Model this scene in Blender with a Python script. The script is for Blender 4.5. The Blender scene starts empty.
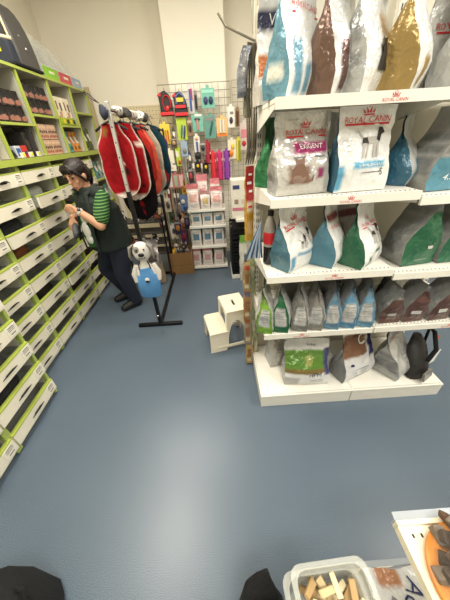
import bpy, math, random
from mathutils import Vector, Matrix, noise
random.seed(7)
scene = bpy.context.scene
COL = scene.collection
H = 1.65                       # camera height, metres
# ------------------------------------------------------------------ camera
F = 249.5
def _n(v): return v.normalized()
aD = _n(Vector((-.023, -.36, 1.0)))          # placeholder, replaced below
vA = _n(Vector((-13, -163, F)))              # aisle direction seen from the camera (x right, y down, z forward)
vC = Vector((23, 380, F)); vC = _n(vC - vA * vC.dot(vA))     # straight down
vB = -_n(vA.cross(vC))                       # to the right
if vB.x < 0: vB = -vB
cam_d = bpy.data.cameras.new('camera'); cam = bpy.data.objects.new('camera', cam_d); COL.objects.link(cam)
cam_d.sensor_fit = 'VERTICAL'; cam_d.sensor_height = 36; cam_d.lens = F / 600 * 36; cam_d.clip_start = .02
right = Vector((vB.x, vA.x, -vC.x)); down = Vector((vB.y, vA.y, -vC.y)); fwd = Vector((vB.z, vA.z, -vC.z))
R = Matrix((right, -down, -fwd)).transposed().to_4x4()
cam.matrix_world = Matrix.Translation((0, 0, H)) @ R
scene.camera = cam
def ray(px, py): return (right * (px - 225) + down * (py - 300) + fwd * F)
def P(px, py, X=None, Y=None, Z=None):
    d = ray(px, py)
    t = X / d.x if X is not None else Y / d.y if Y is not None else (Z - H) / d.z
    return Vector((0, 0, H)) + d * t
def Xat(px, Y, z):             # X of the point at depth Y and height z in image column px
    lo, hi = -4, 4
    for _ in range(50):
        m = (lo + hi) / 2; v = Vector((m, Y, z - H))
        if 225 + F * v.dot(right) / v.dot(fwd) < px: lo = m
        else: hi = m
    return lo
# ------------------------------------------------------------------ materials
MC = {}
def srgb(c):
    return tuple((x / 255 / 12.92) if x / 255 <= .04045 else ((x / 255 + .055) / 1.055) ** 2.4 for x in c)
def M(name, c, rough=.5, metal=0, spec=.5, bump=0, bscale=200, var=0, vscale=20, trans=0, alpha=1, coat=0):
    if name in MC: return MC[name]
    m = bpy.data.materials.new(name); m.use_nodes = True
    nt = m.node_tree; b = nt.nodes['Principled BSDF']
    L = srgb(c)
    b.inputs['Base Color'].default_value = (*L, 1)
    b.inputs['Roughness'].default_value = rough; b.inputs['Metallic'].default_value = metal
    b.inputs['Specular IOR Level'].default_value = spec
    b.inputs['Transmission Weight'].default_value = trans; b.inputs['Alpha'].default_value = alpha
    b.inputs['Coat Weight'].default_value = coat
    tc = nt.nodes.new('ShaderNodeTexCoord')
    nz = nt.nodes.new('ShaderNodeTexNoise'); nz.inputs['Scale'].default_value = vscale; nz.inputs['Detail'].default_value = 4
    nt.links.new(tc.outputs['Object'], nz.inputs['Vector'])
    v = var if var else .06
    mx = nt.nodes.new('ShaderNodeMix'); mx.data_type = 'RGBA'
    mx.inputs[6].default_value = (*[x * (1 - v) for x in L], 1); mx.inputs[7].default_value = (*[min(1, x * (1 + v)) for x in L], 1)
    nt.links.new(nz.outputs['Fac'], mx.inputs[0]); nt.links.new(mx.outputs[2], b.inputs['Base Color'])
    if bump:
        n2 = nt.nodes.new('ShaderNodeTexNoise'); n2.inputs['Scale'].default_value = bscale
        bp = nt.nodes.new('ShaderNodeBump'); bp.inputs['Strength'].default_value = bump; bp.inputs['Distance'].default_value = .01
        nt.links.new(tc.outputs['Object'], n2.inputs['Vector'])
        nt.links.new(n2.outputs['Fac'], bp.inputs['Height']); nt.links.new(bp.outputs['Normal'], b.inputs['Normal'])
    MC[name] = m
    return m
def MA(name, rough=.35, metal=0, bump=.15, bscale=60, spec=.5):      # material reading the mesh's own colour attribute
    if name in MC: return MC[name]
    m = bpy.data.materials.new(name); m.use_nodes = True
    nt = m.node_tree; b = nt.nodes['Principled BSDF']
    at = nt.nodes.new('ShaderNodeAttribute'); at.attribute_name = 'print'
    nt.links.new(at.outputs['Color'], b.inputs['Base Color'])
    b.inputs['Roughness'].default_value = rough; b.inputs['Metallic'].default_value = metal
    b.inputs['Specular IOR Level'].default_value = spec
    tc = nt.nodes.new('ShaderNodeTexCoord'); n2 = nt.nodes.new('ShaderNodeTexNoise'); n2.inputs['Scale'].default_value = bscale
    bp = nt.nodes.new('ShaderNodeBump'); bp.inputs['Strength'].default_value = bump; bp.inputs['Distance'].default_value = .01
    nt.links.new(tc.outputs['Object'], n2.inputs['Vector'])
    nt.links.new(n2.outputs['Fac'], bp.inputs['Height']); nt.links.new(bp.outputs['Normal'], b.inputs['Normal'])
    MC[name] = m
    return m
foil = MA('printed_foil', .27, .1, .85, 30); foil_s = MA('silver_foil', .28, .35, 1.0, 30); plush = MA('plush_cloth', .95, 0, .5, 220, .1); card_m = MA('printed_card', .5, 0, .03)
white_metal = M('white_painted_metal', (236, 230, 212), .45)
white_front = M('white_laminate', (232, 226, 206), .42)
lime = M('lime_edge', (168, 182, 80), .4)
lime_soft = M('lime_plastic', (166, 182, 96), .35)
grey_in = M('grey_interior', (206, 205, 192), .6)
bin_grey = M('smoky_drawer_plastic', (176, 178, 170), .3, alpha=.45)
black_metal = M('black_metal', (20, 20, 22), .4, .3)
black_cloth = M('black_cloth', (13, 13, 15), .9, bump=.3, var=.3)
chrome = M('chrome', (200, 200, 200), .22, 1)
galv = M('galvanised_wire', (170, 165, 150), .35, .8)
dark = M('dark_print', (40, 36, 34), .6)
red_ink = M('red_print', (200, 36, 44), .5)
white_ink = M('white_print', (240, 240, 238), .5)
navy_ink = M('navy_print', (34, 42, 92), .5)
grey_ink = M('grey_print', (120, 120, 122), .5)
# ------------------------------------------------------------------ mesh builder
class MB:
    def __init__(s): s.v = []; s.f = []; s.m = []
    def add(s, vs, fs, m=0):
        o = len(s.v); s.v += [Vector(v) for v in vs]; s.f += [tuple(i + o for i in f) for f in fs]; s.m += [m] * len(fs); return s
    def box(s, c, d, rz=0, m=0, rot=None, taper=1):
        q = rot if rot is not None else Matrix.Rotation(rz, 3, 'Z'); vs = []
        for z in (-.5, .5):
            k = taper if z > 0 else 1
            for x, y in ((-.5, -.5), (.5, -.5), (.5, .5), (-.5, .5)):
                vs.append(Vector(c) + q @ Vector((x * d[0] * k, y * d[1] * k, z * d[2])))
        return s.add(vs, [(3, 2, 1, 0), (4, 5, 6, 7), (0, 1, 5, 4), (1, 2, 6, 5), (2, 3, 7, 6), (3, 0, 4, 7)], m)
    def tube(s, pts, r, n=8, m=0, squash=1):
        pts = [Vector(p) for p in pts]; rs = r if isinstance(r, (list, tuple)) else [r] * len(pts); vs = []; up = None
        for i, p in enumerate(pts):
            d = (pts[min(i + 1, len(pts) - 1)] - pts[max(i - 1, 0)]).normalized()
            if up is None: up = Vector((0, 0, 1)) if abs(d.z) < .9 else Vector((1, 0, 0))
            a = d.cross(up).normalized(); b = a.cross(d).normalized(); up = b
            for k in range(n):
                t = 2 * math.pi * k / n; vs.append(p + (a * math.cos(t) + b * math.sin(t) * squash) * rs[i])
        fs = []
        for i in range(len(pts) - 1):
            for k in range(n): fs.append((i * n + k, i * n + (k + 1) % n, (i + 1) * n + (k + 1) % n, (i + 1) * n + k))
        fs.append(tuple(range(n))[::-1]); fs.append(tuple((len(pts) - 1) * n + k for k in range(n)))
        fs = [f[::-1] for f in fs]
        return s.add(vs, fs, m)
    def lathe(s, prof, n=20, o=(0, 0, 0), m=0, rot=None):
        vs = []; o = Vector(o)
        for r, z in prof:
            for k in range(n):
                t = 2 * math.pi * k / n; p = Vector((r * math.cos(t), r * math.sin(t), z)); vs.append(o + (rot @ p if rot is not None else p))
        fs = []
        for i in range(len(prof) - 1):
            for k in range(n): fs.append((i * n + k, i * n + (k + 1) % n, (i + 1) * n + (k + 1) % n, (i + 1) * n + k))
        fs.append(tuple(range(n))[::-1]); fs.append(tuple((len(prof) - 1) * n + k for k in range(n)))
        return s.add(vs, fs, m)
    def ell(s, c, r, m=0, rot=None, n=12):
        if not isinstance(r, (list, tuple)): r = (r, r, r)
        vs = []; c = Vector(c); k2 = n // 2
        for i in range(1, k2):
            ph = math.pi * i / k2
            for k in range(n):
                t = 2 * math.pi * k / n
                p = Vector((r[0] * math.sin(ph) * math.cos(t), r[1] * math.sin(ph) * math.sin(t), -r[2] * math.cos(ph)))
                vs.append(c + (rot @ p if rot is not None else p))
        b = len(vs)
        for z in (-r[2], r[2]):
            p = Vector((0, 0, z)); vs.append(c + (rot @ p if rot is not None else p))
        fs = []
        for i in range(k2 - 2):
            for k in range(n): fs.append((i * n + k, i * n + (k + 1) % n, (i + 1) * n + (k + 1) % n, (i + 1) * n + k))
        for k in range(n):
            fs.append((b, (k + 1) % n, k)); o = (k2 - 2) * n; fs.append((b + 1, o + k, o + (k + 1) % n))
        return s.add(vs, fs, m)
    def prism(s, poly, y0, y1, m=0, mp=None):      # polygon in x,z extruded along y
        n = len(poly); mp = mp or (lambda x, y, z: (x, y, z))
        vs = [mp(x, y0, z) for x, z in poly] + [mp(x, y1, z) for x, z in poly]
        fs = [tuple(range(n)), tuple(range(2 * n - 1, n - 1, -1))] + [(i, n + i, n + (i + 1) % n, (i + 1) % n) for i in range(n)]
        return s.add(vs, fs, m)
    def loft(s, rings, m=0, caps=True):                       # rings of equal length, closed ends
        n = len(rings[0]); vs = [p for r in rings for p in r]; fs = []
        for i in range(len(rings) - 1):
            for k in range(n): fs.append((i * n + k, i * n + (k + 1) % n, (i + 1) * n + (k + 1) % n, (i + 1) * n + k))
        if caps: fs.append(tuple(range(n))[::-1]); fs.append(tuple((len(rings) - 1) * n + k for k in range(n)))
        return s.add(vs, fs, m)
    def oval(s, stations, n=16, m=0):              # stations (centre, rx, ry): stacked horizontal ovals
        return s.loft([[Vector(c) + Vector((rx * math.cos(2 * math.pi * k / n), ry * math.sin(2 * math.pi * k / n), 0)) for k in range(n)] for c, rx, ry in stations], m)
    def mesh(s, name, mats, smooth=True, ang=.7):
        me = bpy.data.meshes.new(name); me.from_pydata([tuple(v) for v in s.v], [], s.f)
        for mt in (mats if isinstance(mats, (list, tuple)) else [mats]): me.materials.append(mt)
        me.polygons.foreach_set('material_index', s.m)
        if smooth:
            me.polygons.foreach_set('use_smooth', [True] * len(s.f)); me.set_sharp_from_angle(angle=ang)
        me.update(); return me
    def build(s, name, mats, parent=None, loc=None, rz=0, bevel=0, smooth=True):
        o = bpy.data.objects.new(name, s.mesh(name, mats, smooth)); COL.objects.link(o)
        if parent is not None: o.parent = parent
        if loc is not None: o.location = loc
        o.rotation_euler.z = rz
        if bevel:
            b = o.modifiers.new('bevel', 'BEVEL'); b.width = bevel; b.segments = 2; b.limit_method = 'ANGLE'
        return o
def tag(o, label, cat, group=None):
    o['label'] = label; o['category'] = cat
    if group: o['group'] = group
    return o
def thing(name, label, cat, loc=(0, 0, 0), rz=0, group=None):
    o = bpy.data.objects.new(name, None); COL.objects.link(o); o.location = loc; o.rotation_euler.z = rz; o.empty_display_size = .05
    return tag(o, label, cat, group)
def struct(name, mb, m, bevel=0):
    o = mb.build(name, m, bevel=bevel); o['kind'] = 'structure'; return o
def kids(o): return [c for c in bpy.data.objects if c.parent == o]
def dup(o, loc=None, rz=None, label=None, group=None, parent=None):
    c = o.copy(); COL.objects.link(c)
    if parent is not None: c.parent = parent
    for ch in kids(o): dup(ch, parent=c)
    if loc is not None: c.location = loc
    if rz is not None: c.rotation_euler.z = rz
    if label: c['label'] = label
    if group: c['group'] = group
    return c
_tx = {}
def text_tris(body):
    if body in _tx: return _tx[body]
    cu = bpy.data.curves.new('lettering', 'FONT'); cu.body = body; cu.resolution_u = 2
    ob = bpy.data.objects.new('lettering', cu); COL.objects.link(ob)
    bpy.context.view_layer.update()
    me = bpy.data.meshes.new_from_object(ob.evaluated_get(bpy.context.evaluated_depsgraph_get()))
    me.calc_loop_triangles()
    vs = [(v.co.x, v.co.y) for v in me.vertices]; fs = [tuple(t.vertices) for t in me.loop_triangles]
    bpy.data.objects.remove(ob); bpy.data.curves.remove(cu); bpy.data.meshes.remove(me)
    x0 = min(v[0] for v in vs); x1 = max(v[0] for v in vs); y0 = min(v[1] for v in vs)
    w = x1 - x0; vs = [((x - x0) / w - .5, (y - y0) / w) for x, y in vs]
    _tx[body] = (vs, fs); return _tx[body]
CROWN = [[(-.5, 0), (.5, 0), (.5, .1), (-.5, .1)], [(-.5, .16), (-.62, .55), (-.3, .2)], [(-.2, .16), (-.26, .7), (.02, .2)], [(.2, .16), (.26, .7), (-.02, .2)], [(.5, .16), (.62, .55), (.3, .2)], [(-.06, .6), (0, .85), (.06, .6)]]
DOG = [[(-.5, .45), (.2, .48), (.28, .75), (.2, .72), (-.45, .7)], [(.15, .6), (.22, 1.0), (.4, 1.02), (.58, .85), (.38, .78), (.3, .55)], [(-.48, .5), (-.52, 0), (-.42, 0), (-.34, .5)], [(-.3, .5), (-.33, 0), (-.23, 0), (-.18, .5)], [(.05, .5), (.06, 0), (.16, 0), (.18, .5)], [(.18, .5), (.22, 0), (.32, 0), (.28, .55)], [(-.46, .66), (-.66, .95), (-.6, .97), (-.4, .7)]]
CAT = [[(-.4, 0), (.4, 0), (.42, .35), (.2, .75), (-.1, .8), (-.35, .5)], [(-.12, .7), (-.16, 1.0), (-.02, .93), (.1, .95), (.22, 1.05), (.24, .72)], [(.38, 0), (.7, .05), (.8, .3), (.72, .3), (.6, .12), (.38, .1)]]
# ------------------------------------------------------------------ food bags
def lerp(a, b, t): return a + (b - a) * t
def sst(a, b, x):
    t = max(0, min(1, (x - a) / (b - a))); return t * t * (3 - 2 * t)
def mixc(a, b, t): return tuple(lerp(x, y, t) for x, y in zip(a, b))
class Bag:
    def __init__(s, w, d, h, lean=(0, 0), bulge=.16, seed=0, amp=.008, close=.62, fold=.45, twist=0):
        s.w, s.d, s.h, s.lean, s.bulge, s.seed, s.amp, s.close, s.fold, s.twist = w, d, h, lean, bulge, seed, amp, close, fold, twist
    def S(s, side, u, v):
        w, d, h = s.w, s.d, s.h
        k = lerp(1, .05, sst(s.close * .25, s.close * 1.3, v) ** 1.15) * (1 - .10 * (1 - sst(0, .12, v)))
        b = d / 2 * k; a = w / 2 * (1 - .04 * math.sin(math.pi * min(1, v * 1.1))); bl = s.bulge * math.sin(math.pi * min(1, v * 1.25)) if v < .8 else 0
        q = 2 * u - 1
        if side == 'front': x = a * q; y = -b - d * bl * (1 - q * q)
        elif side == 'back': x = -a * q; y = b + d * bl * .6 * (1 - q * q)
        else:
            sg = -1 if side == 'left' else 1
            y = b * q * (-1 if side == 'left' else 1)
            x = sg * (a + (1 - abs(q) ** 2) * d * bl * .6 - s.fold * w / 2 * (1 - abs(q)) * sst(s.close * .7, .97, v))
        z = h * v
        if s.twist:
            t = s.twist * v * v; x, y = x * math.cos(t) - y * math.sin(t), x * math.sin(t) + y * math.cos(t)
        p = Vector((x + s.lean[0] * v ** 1.6, y + s.lean[1] * v ** 1.6, z - .12 * (abs(s.lean[0]) + abs(s.lean[1])) * v))
        e = Vector((s.seed * 3.1, s.seed * 1.7, s.seed))
        nz = noise.noise_vector(p * 11 + e) * s.amp * 1.2 + noise.noise_vector(p * 30 + e) * s.amp * .7
        nz.z *= .3; p += nz * min(1, v * 6 + .05)
        p.z = max(p.z, .001)
        return p
    def N(s, side, u, v):
        e = .02; a = s.S(side, min(1, u + e), v) - s.S(side, max(0, u - e), v); b = s.S(side, u, min(1, v + e)) - s.S(side, u, max(0, v - e))
        return a.cross(b).normalized()
    def shell(s, name, col, mat, parent):
        V = []; Fc = []; C = []
        for side, nu in (('front', 14), ('right', 10), ('back', 8), ('left', 10)):
            o = len(V); nv = 22
            for j in range(nv + 1):
                for i in range(nu + 1):
                    V.append(s.S(side, i / nu, j / nv)); C.append(col(side, i / nu, j / nv))
            for j in range(nv):
                for i in range(nu):
                    a = o + j * (nu + 1) + i; Fc.append((a, a + 1, a + nu + 2, a + nu + 1))
        o = len(V)
        for x, y in ((0, 0), (1, 0)): V.append(s.S('front', x, 0)); V.append(s.S('back', x, 0)); C += [col('back', .5, .1)] * 2
        Fc.append((o, o + 3, o + 1, o + 2))
        me = bpy.data.meshes.new(name); me.from_pydata([tuple(v) for v in V], [], Fc); me.materials.append(mat)
        at = me.attributes.new('print', 'FLOAT_COLOR', 'POINT')
        C = [mixc(c, (sum(c) / 3,) * 3, .2) for c in C]; at.data.foreach_set('color', [x for c in C for x in (*srgb(c), 1)])
        me.polygons.foreach_set('use_smooth', [True] * len(Fc)); me.update()
        ob = bpy.data.objects.new(name, me); COL.objects.link(ob); ob.parent = parent; return ob
    def put(s, mb, shapes, side, u, v, size, rot=0, m=0, off=.004):      # flat print shapes in units of `size` metres, laid on the bag
        W = s.w if side in ('front', 'back') else s.d; c, sn = math.cos(rot), math.sin(rot)
        for vs, fs in shapes:
            out = []
            for x, y in vs:
                x, y = x * c - y * sn, x * sn + y * c
                uu = min(1, max(0, u + x * size / W)); vv = min(1, max(0, v + y * size / s.h)); out.append(s.S(side, uu, vv) + s.N(side, uu, vv) * off)
            mb.add(out, fs, m)
def polys(ps): return [(p, [tuple(range(len(p)))]) for p in ps]
W_, SIL, TEAL, BLUE, GRN, BRN, GOLD, GREY = (226, 227, 224), (176, 178, 176), (62, 112, 130), (92, 150, 176), (20, 92, 62), (98, 64, 56), (172, 134, 58), (140, 142, 140)
def food_bag(label, X, Y, z, w, d, h, rz=0, front=W_, side=TEAL, back=GREY, bands=(), prints=(), group=None, mat=None, name='pet_food_bag', cat='pet food bag', **kw):
    """bands: (side, u0, u1, v0, v1, colour); prints: (kind, side, u, v, size, ink[, rot])"""
    b = Bag(w, d, h, **kw); t = thing(name, label, cat, (X, Y, z), rz, group)
    base = {'front': front, 'back': back, 'left': side, 'right': side} if not isinstance(side, dict) else {'front': front, 'back': back, **side}
    def col(sd, u, v):
        c = base[sd]
        for s_, u0, u1, v0, v1, cc in bands:
            if s_ == sd and u0 <= u <= u1 and v0 <= v <= v1: c = cc
        return c
    b.shell('pouch', col, mat or foil, t)
    inks = {}
    def inkset(nm, i, ink): return inks.setdefault((nm, i), (MB(), ink))[0]
    for ip, pr in enumerate(prints):
        kind, sd, u, v, size, ink = pr[:6]; rot = pr[6] if len(pr) > 6 else 0
        pic = kind in ('@dog', '@cat'); key = ('printed_picture', ip) if pic else ('printed_logo', ink.name) if kind == '@crown' else ('printed_lines', ink.name) if kind == '@line' else ('printed_lettering', ip)
        mb = inks.setdefault(key, (MB(), ink))[0]
        if kind == '@dog':
            b.put(inkset('printed_picture', ip + .5, M('dog_pale_print', (178, 174, 168), .5)), polys(DOG), sd, u, v, size, rot, off=.003)
            sh = polys([DOG[1], [(-.5, .5), (-.2, .48), (-.25, .7), (-.45, .68)]])
        else: sh = polys(CAT) if kind == '@cat' else polys(CROWN) if kind == '@crown' else polys([[(-.5, 0), (.5, 0), (.5, .035), (-.5, .035)]]) if kind == '@line' else polys([[(-.5, -.25), (.5, -.25), (.5, .25), (-.5, .25)]]) if kind == '@box' else [text_tris(kind)]
        b.put(mb, sh, sd, u, v, size, rot)
    for (nm, _), (mb, ink) in inks.items(): mb.build(nm, ink, t)
    return t
def rc(sd='front', u=.5, v=.78, size=.14, ink=None, rot=0):
    ink = ink or red_ink
    return [('ROYAL CANIN', sd, u, v, size, ink, rot), ('@crown', sd, u, v + .075, size * .22, ink, rot), ('@line', sd, u, v - .03, size, ink, rot)]
# ------------------------------------------------------------------ the room
def floor_mat():
    m = bpy.data.materials.new('speckled_vinyl'); m.use_nodes = True; nt = m.node_tree; b = nt.nodes['Principled BSDF']
    tc = nt.nodes.new('ShaderNodeTexCoord')
    def nz(scale, det=2):
        n = nt.nodes.new('ShaderNodeTexNoise'); n.inputs['Scale'].default_value = scale; n.inputs['Detail'].default_value = det
        nt.links.new(tc.outputs['Object'], n.inputs['Vector']); return n
    big, fine = nz(1.3, 3), nz(330, 3)
    r = nt.nodes.new('ShaderNodeValToRGB'); r.color_ramp.elements[0].position = .36; r.color_ramp.elements[1].position = .66
    r.color_ramp.elements[0].color = (*srgb((50, 63, 78)), 1); r.color_ramp.elements[1].color = (*srgb((116, 132, 146)), 1)
    nt.links.new(fine.outputs['Fac'], r.inputs['Fac'])
    mx = nt.nodes.new('ShaderNodeMix'); mx.data_type = 'RGBA'; mx.blend_type = 'MULTIPLY'; mx.inputs[0].default_value = .35
    r2 = nt.nodes.new('ShaderNodeValToRGB'); r2.color_ramp.elements[0].position = .3; r2.color_ramp.elements[1].position = .7
    r2.color_ramp.elements[0].color = (.6, .62, .66, 1); r2.color_ramp.elements[1].color = (1, 1, 1, 1)
    nt.links.new(big.outputs['Fac'], r2.inputs['Fac']); nt.links.new(r.outputs['Color'], mx.inputs[6]); nt.links.new(r2.outputs['Color'], mx.inputs[7])
    nt.links.new(mx.outputs[2], b.inputs['Base Color'])
    b.inputs['Roughness'].default_value = .33; b.inputs['Specular IOR Level'].default_value = .5
    bp = nt.nodes.new('ShaderNodeBump'); bp.inputs['Strength'].default_value = .12; bp.inputs['Distance'].default_value = .001
    nt.links.new(fine.outputs['Fac'], bp.inputs['Height']); nt.links.new(bp.outputs['Normal'], b.inputs['Normal'])
    return m
wall_m = M('cream_wall_paint', (226, 219, 201), .85, bump=.05, bscale=90, var=.03, vscale=3)
wall_m2 = M('pale_wall_paint', (234, 228, 212), .85, bump=.05, bscale=90, var=.03, vscale=3)
ceil_m = M('ceiling_white', (225, 222, 212), .9)
struct('floor', MB().box((.8, 1.2, -.05), (6.0, 7.4, .1)), floor_mat())
struct('ceiling', MB().box((.8, 1.2, 3.35), (6.0, 7.4, .1)), ceil_m)
struct('wall_left', MB().box((-2.0, 1.2, 1.65), (.08, 7.4, 3.3)), wall_m)
struct('wall_right', MB().box((3.75, 1.2, 1.65), (.1, 7.4, 3.3)), wall_m)
struct('wall_back', MB().box((.8, 4.35, 1.65), (5.8, .1, 3.3)), wall_m)
struct('wall_front', MB().box((.8, -2.45, 1.65), (5.8, .1, 3.3)), wall_m)
struct('wall_pillar', MB().box((-.135, 4.17, 1.65), (.7, .26, 3.3)), wall_m2)
# ------------------------------------------------------------------ left wall: drawer cabinets and open shelving
CB = [.43, .885, 1.343, 1.84, 2.31, 2.79, 3.25, 3.71, 4.17]           # column boundaries along the aisle
PITCH, Z0, FH = .1915, .149, .09
card_white = M('label_paper', (232, 228, 212), .6)
def drawer_meshes(w, depth):
    m = MB(); hw = w / 2                      # local: x along the aisle is y here; face at x=0 looking +x
    m.box((-.009, 0, FH / 2), (.018, w - .012, FH), m=0)
    m.box((-.014, 0, FH + .005), (.03, w - .012, .010), m=1)
    m.box((-depth / 2 - .012, -hw + .02, .045), (depth - .01, .006, .07), m=2); m.box((-depth / 2 - .012, hw - .02, .045), (depth - .01, .006, .07), m=2)
    m.box((-depth / 2 - .012, 0, .008), (depth - .01, w - .04, .006), m=2); m.box((-depth, 0, .045), (.006, w - .04, .08), m=2)
    a = m.mesh('drawer', [white_front, lime, bin_grey])
    h = MB(); pts = [(.004 + .012 * math.sin(math.pi * i / 8), .065 - .13 * i / 8 , .038 + .014 * math.sin(math.pi * i / 8)) for i in range(9)]
    h.tube(pts, [.002, .0035, .005, .0055, .006, .0055, .005, .0035, .002], 8)
    h.prism([(-.042, .04), (-.02, .035), (.02, .035), (.042, .04), (.03, .047), (-.03, .047)], .0005, .002, mp=lambda x, y, z: (y, x, z))
    hm = h.mesh('handle', black_metal)
    l = MB(); l.box((.0012, hw - .055, .05), (.0024, .085, .074))
    for k, (zz, ww, hh) in enumerate(((.074, .05, .005), (.063, .06, .003), (.052, .052, .003), (.03, .04, .006))): l.box((.0026, hw - .056, zz), (.0012, ww, hh), m=1)
    lm = l.mesh('label_card', [card_white, M('label_print', (92, 88, 80), .6)])
    return a, hm, lm
def cabinet(i, x, depth, label, rows=8, pulls={}):
    y0, y1 = CB[i], CB[i + 1]; w = y1 - y0; yc = (y0 + y1) / 2
    t = thing('drawer_cabinet', label, 'cabinet', (x, yc, 0), 0, 'drawer cabinets along the left wall')
    c = MB()
    for s in (-1, 1): c.box((-depth / 2 - .02, s * (w / 2 - .011), .79), (depth - .02, .02, 1.56), m=1); c.box((-.02, s * (w / 2 - .011), .79), (.03, .021, 1.56))
    c.box((-depth + .01, 0, .79), (.015, w - .01, 1.56), m=1); c.box((-depth / 2 - .02, 0, .02), (depth - .03, w - .006, .04), m=2)
    c.build('carcass', [lime_soft, grey_in, white_front], t)
    a, hm, lm = drawer_meshes(w, depth - .09)
    for k in range(rows):
        d = bpy.data.objects.new('drawer', a); COL.objects.link(d); d.parent = t; d.location = (pulls.get(k, .012), 0, Z0 + k * PITCH - FH)
        for nm, mm in (('handle', hm), ('label_card', lm)):
            o = bpy.data.objects.new(nm, mm); COL.objects.link(o); o.parent = d
    return t
XF, XN = -1.5675, -1.371
names = ['deeper white drawer cabinet at the lower left edge of the photo, nearest the camera', 'deeper white drawer cabinet whose corner juts out into the aisle',
         'white drawer cabinet set back just behind the jutting corner', 'white drawer cabinet below the shelf bay of black tins nearest the camera',
         'white drawer cabinet with a drawer pulled out around a plastic-wrapped pack', 'white drawer cabinet directly beside the pouch in the woman\'s hands', 'white drawer cabinet hidden mostly behind the bending woman']
for i in range(7):
    if i < 2: cabinet(i, XN, .52, names[i])
    else: cabinet(i, XF, .34, names[i], pulls={6: .06, 2: .03} if i == 4 else {5: .03} if i == 3 else {})
# last column: open lower shelves
def open_unit(i, x, z0, z1, shelves, depth, label, group):
    y0, y1 = CB[i], CB[i + 1]; w = y1 - y0
    t = thing('open_shelf_unit', label, 'shelving', (x, (y0 + y1) / 2, 0), 0, group)
    c = MB(); d = depth
    for s in (-1, 1):
        c.box((-d / 2 - .01, s * (w / 2 - .011), (z0 + z1) / 2), (d - .02, .019, z1 - z0), m=0); c.box((-.008, s * (w / 2 - .006), (z0 + z1) / 2), (.016, .010, z1 - z0), m=1)
    c.box((-d + .008, 0, (z0 + z1) / 2), (.014, w - .01, z1 - z0), m=0)
    c.build('carcass', [M('grey_melamine', (178, 175, 158), .6), lime], t)
    for z in shelves:
        b = MB().box((-d / 2, 0, z - .01), (d - .02, w - .044, .018)); b.box((-.003, 0, z - .012), (.02, w - .044, .018), m=1); b.build('shelf_board', [M('grey_melamine', (0, 0, 0)), lime], t)
    b = MB().box((-d / 2, 0, z1 + .01), (d, w - .004, .02)); b.box((.004, 0, z1 + .006), (.012, w - .002, .02), m=1); b.build('top_board', [white_front, lime], t)
    return t
open_unit(7, XF, .02, 1.54, [.06, .5, .95, 1.25], .34, 'low open bay with teal packs behind the woman, at the far end of the drawers', 'lower shelving')
ZL, ZT = 1.585, 2.2
for yy, nm in ((0, 'ledge'),):
    lg = MB().box((-1.735, (CB[3] + CB[8]) / 2, 1.565), (.36, CB[8] - CB[3], .03)).box((-1.55, (CB[3] + CB[8]) / 2, 1.56), (.016, CB[8] - CB[3], .045), m=1).build('counter_ledge', [white_front, lime])
    tag(lg, 'long lime-edged ledge running above the drawer cabinets on the left', 'ledge')
MID = {3: 1.83, 4: 1.83, 5: 1.905, 6: 1.84, 7: 1.98}
un = {3: 'upper open shelf bay at the left edge of the photo', 4: 'upper open shelf bay with black tins above dark bowls', 5: 'upper open shelf bay with tins above patterned boxes', 6: 'upper open shelf bay with a white box above teal and orange packs', 7: 'upper open shelf bay with an empty top at the far end'}
XU = -1.56
for i in range(3, 8): open_unit(i, XU, ZL, ZT, [MID[i]], .34, un[i], 'upper open shelves on the left wall')
# tins
tin_m = [M('tin_black', (26, 22, 22), .35), M('tin_picture', (140, 94, 76), .5), M('tin_rim', (170, 165, 150), .3, .9)]
def tin(loc, label, group):
    t = thing('food_tin', label, 'tin', loc, random.uniform(-.4, .4), group)
    MB().lathe([(.036, 0), (.037, .004), (.036, .008), (.036, .1), (.037, .104), (.034, .106)], 18).build('can_body', tin_m[0], t)
    MB().prism([(-.022, .012), (.022, .012), (.026, .03), (.012, .05), (-.01, .046), (-.024, .03)], -.0372, -.030).build('printed_picture', tin_m[1], t, rz=math.pi / 2 - .35)
    return t
def tins(i, z, n, layers, label, group, off=0):
    w = (CB[i + 1] - CB[i]) - .06
    for L in range(layers):
        for k in range(n):
            tin((XU - .05, CB[i] + .06 + off + k * .078, z + L * .107), label.replace('#', ['lower', 'upper'][L]), group)
tins(4, MID[4], 5, 2, 'black tin in the # layer of the two-layer stack above the dark bowls', 'tins above the bowls', .02)
tins(5, MID[5], 5, 2, 'black tin in the # layer of the two-layer stack above the patterned boxes', 'tins above the boxes', .0)
def small_box(name, label, cat, loc, d, cols, rz=0, group=None, blot=()):
    t = thing(name, label, cat, loc, rz, group)
    MB().box((0, 0, d[2] / 2), d).build('carton', M('carton_%d_%d_%d' % cols[0], cols[0], .5, var=.15, vscale=30), t, bevel=.003)
    if len(cols) > 1:
        m = MB()
        for j, c in enumerate(blot or [(0, .5, .6, .4)]):
            m.box((d[0] / 2 + .0006, c[0] * d[1], c[1] * d[2]), (.0012, c[2] * d[1], c[3] * d[2]), m=j % (len(cols) - 1))
        m.build('printed_panel', [M('ink_%d_%d_%d' % c, c, .5) for c in cols[1:]], t)
    return t
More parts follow.
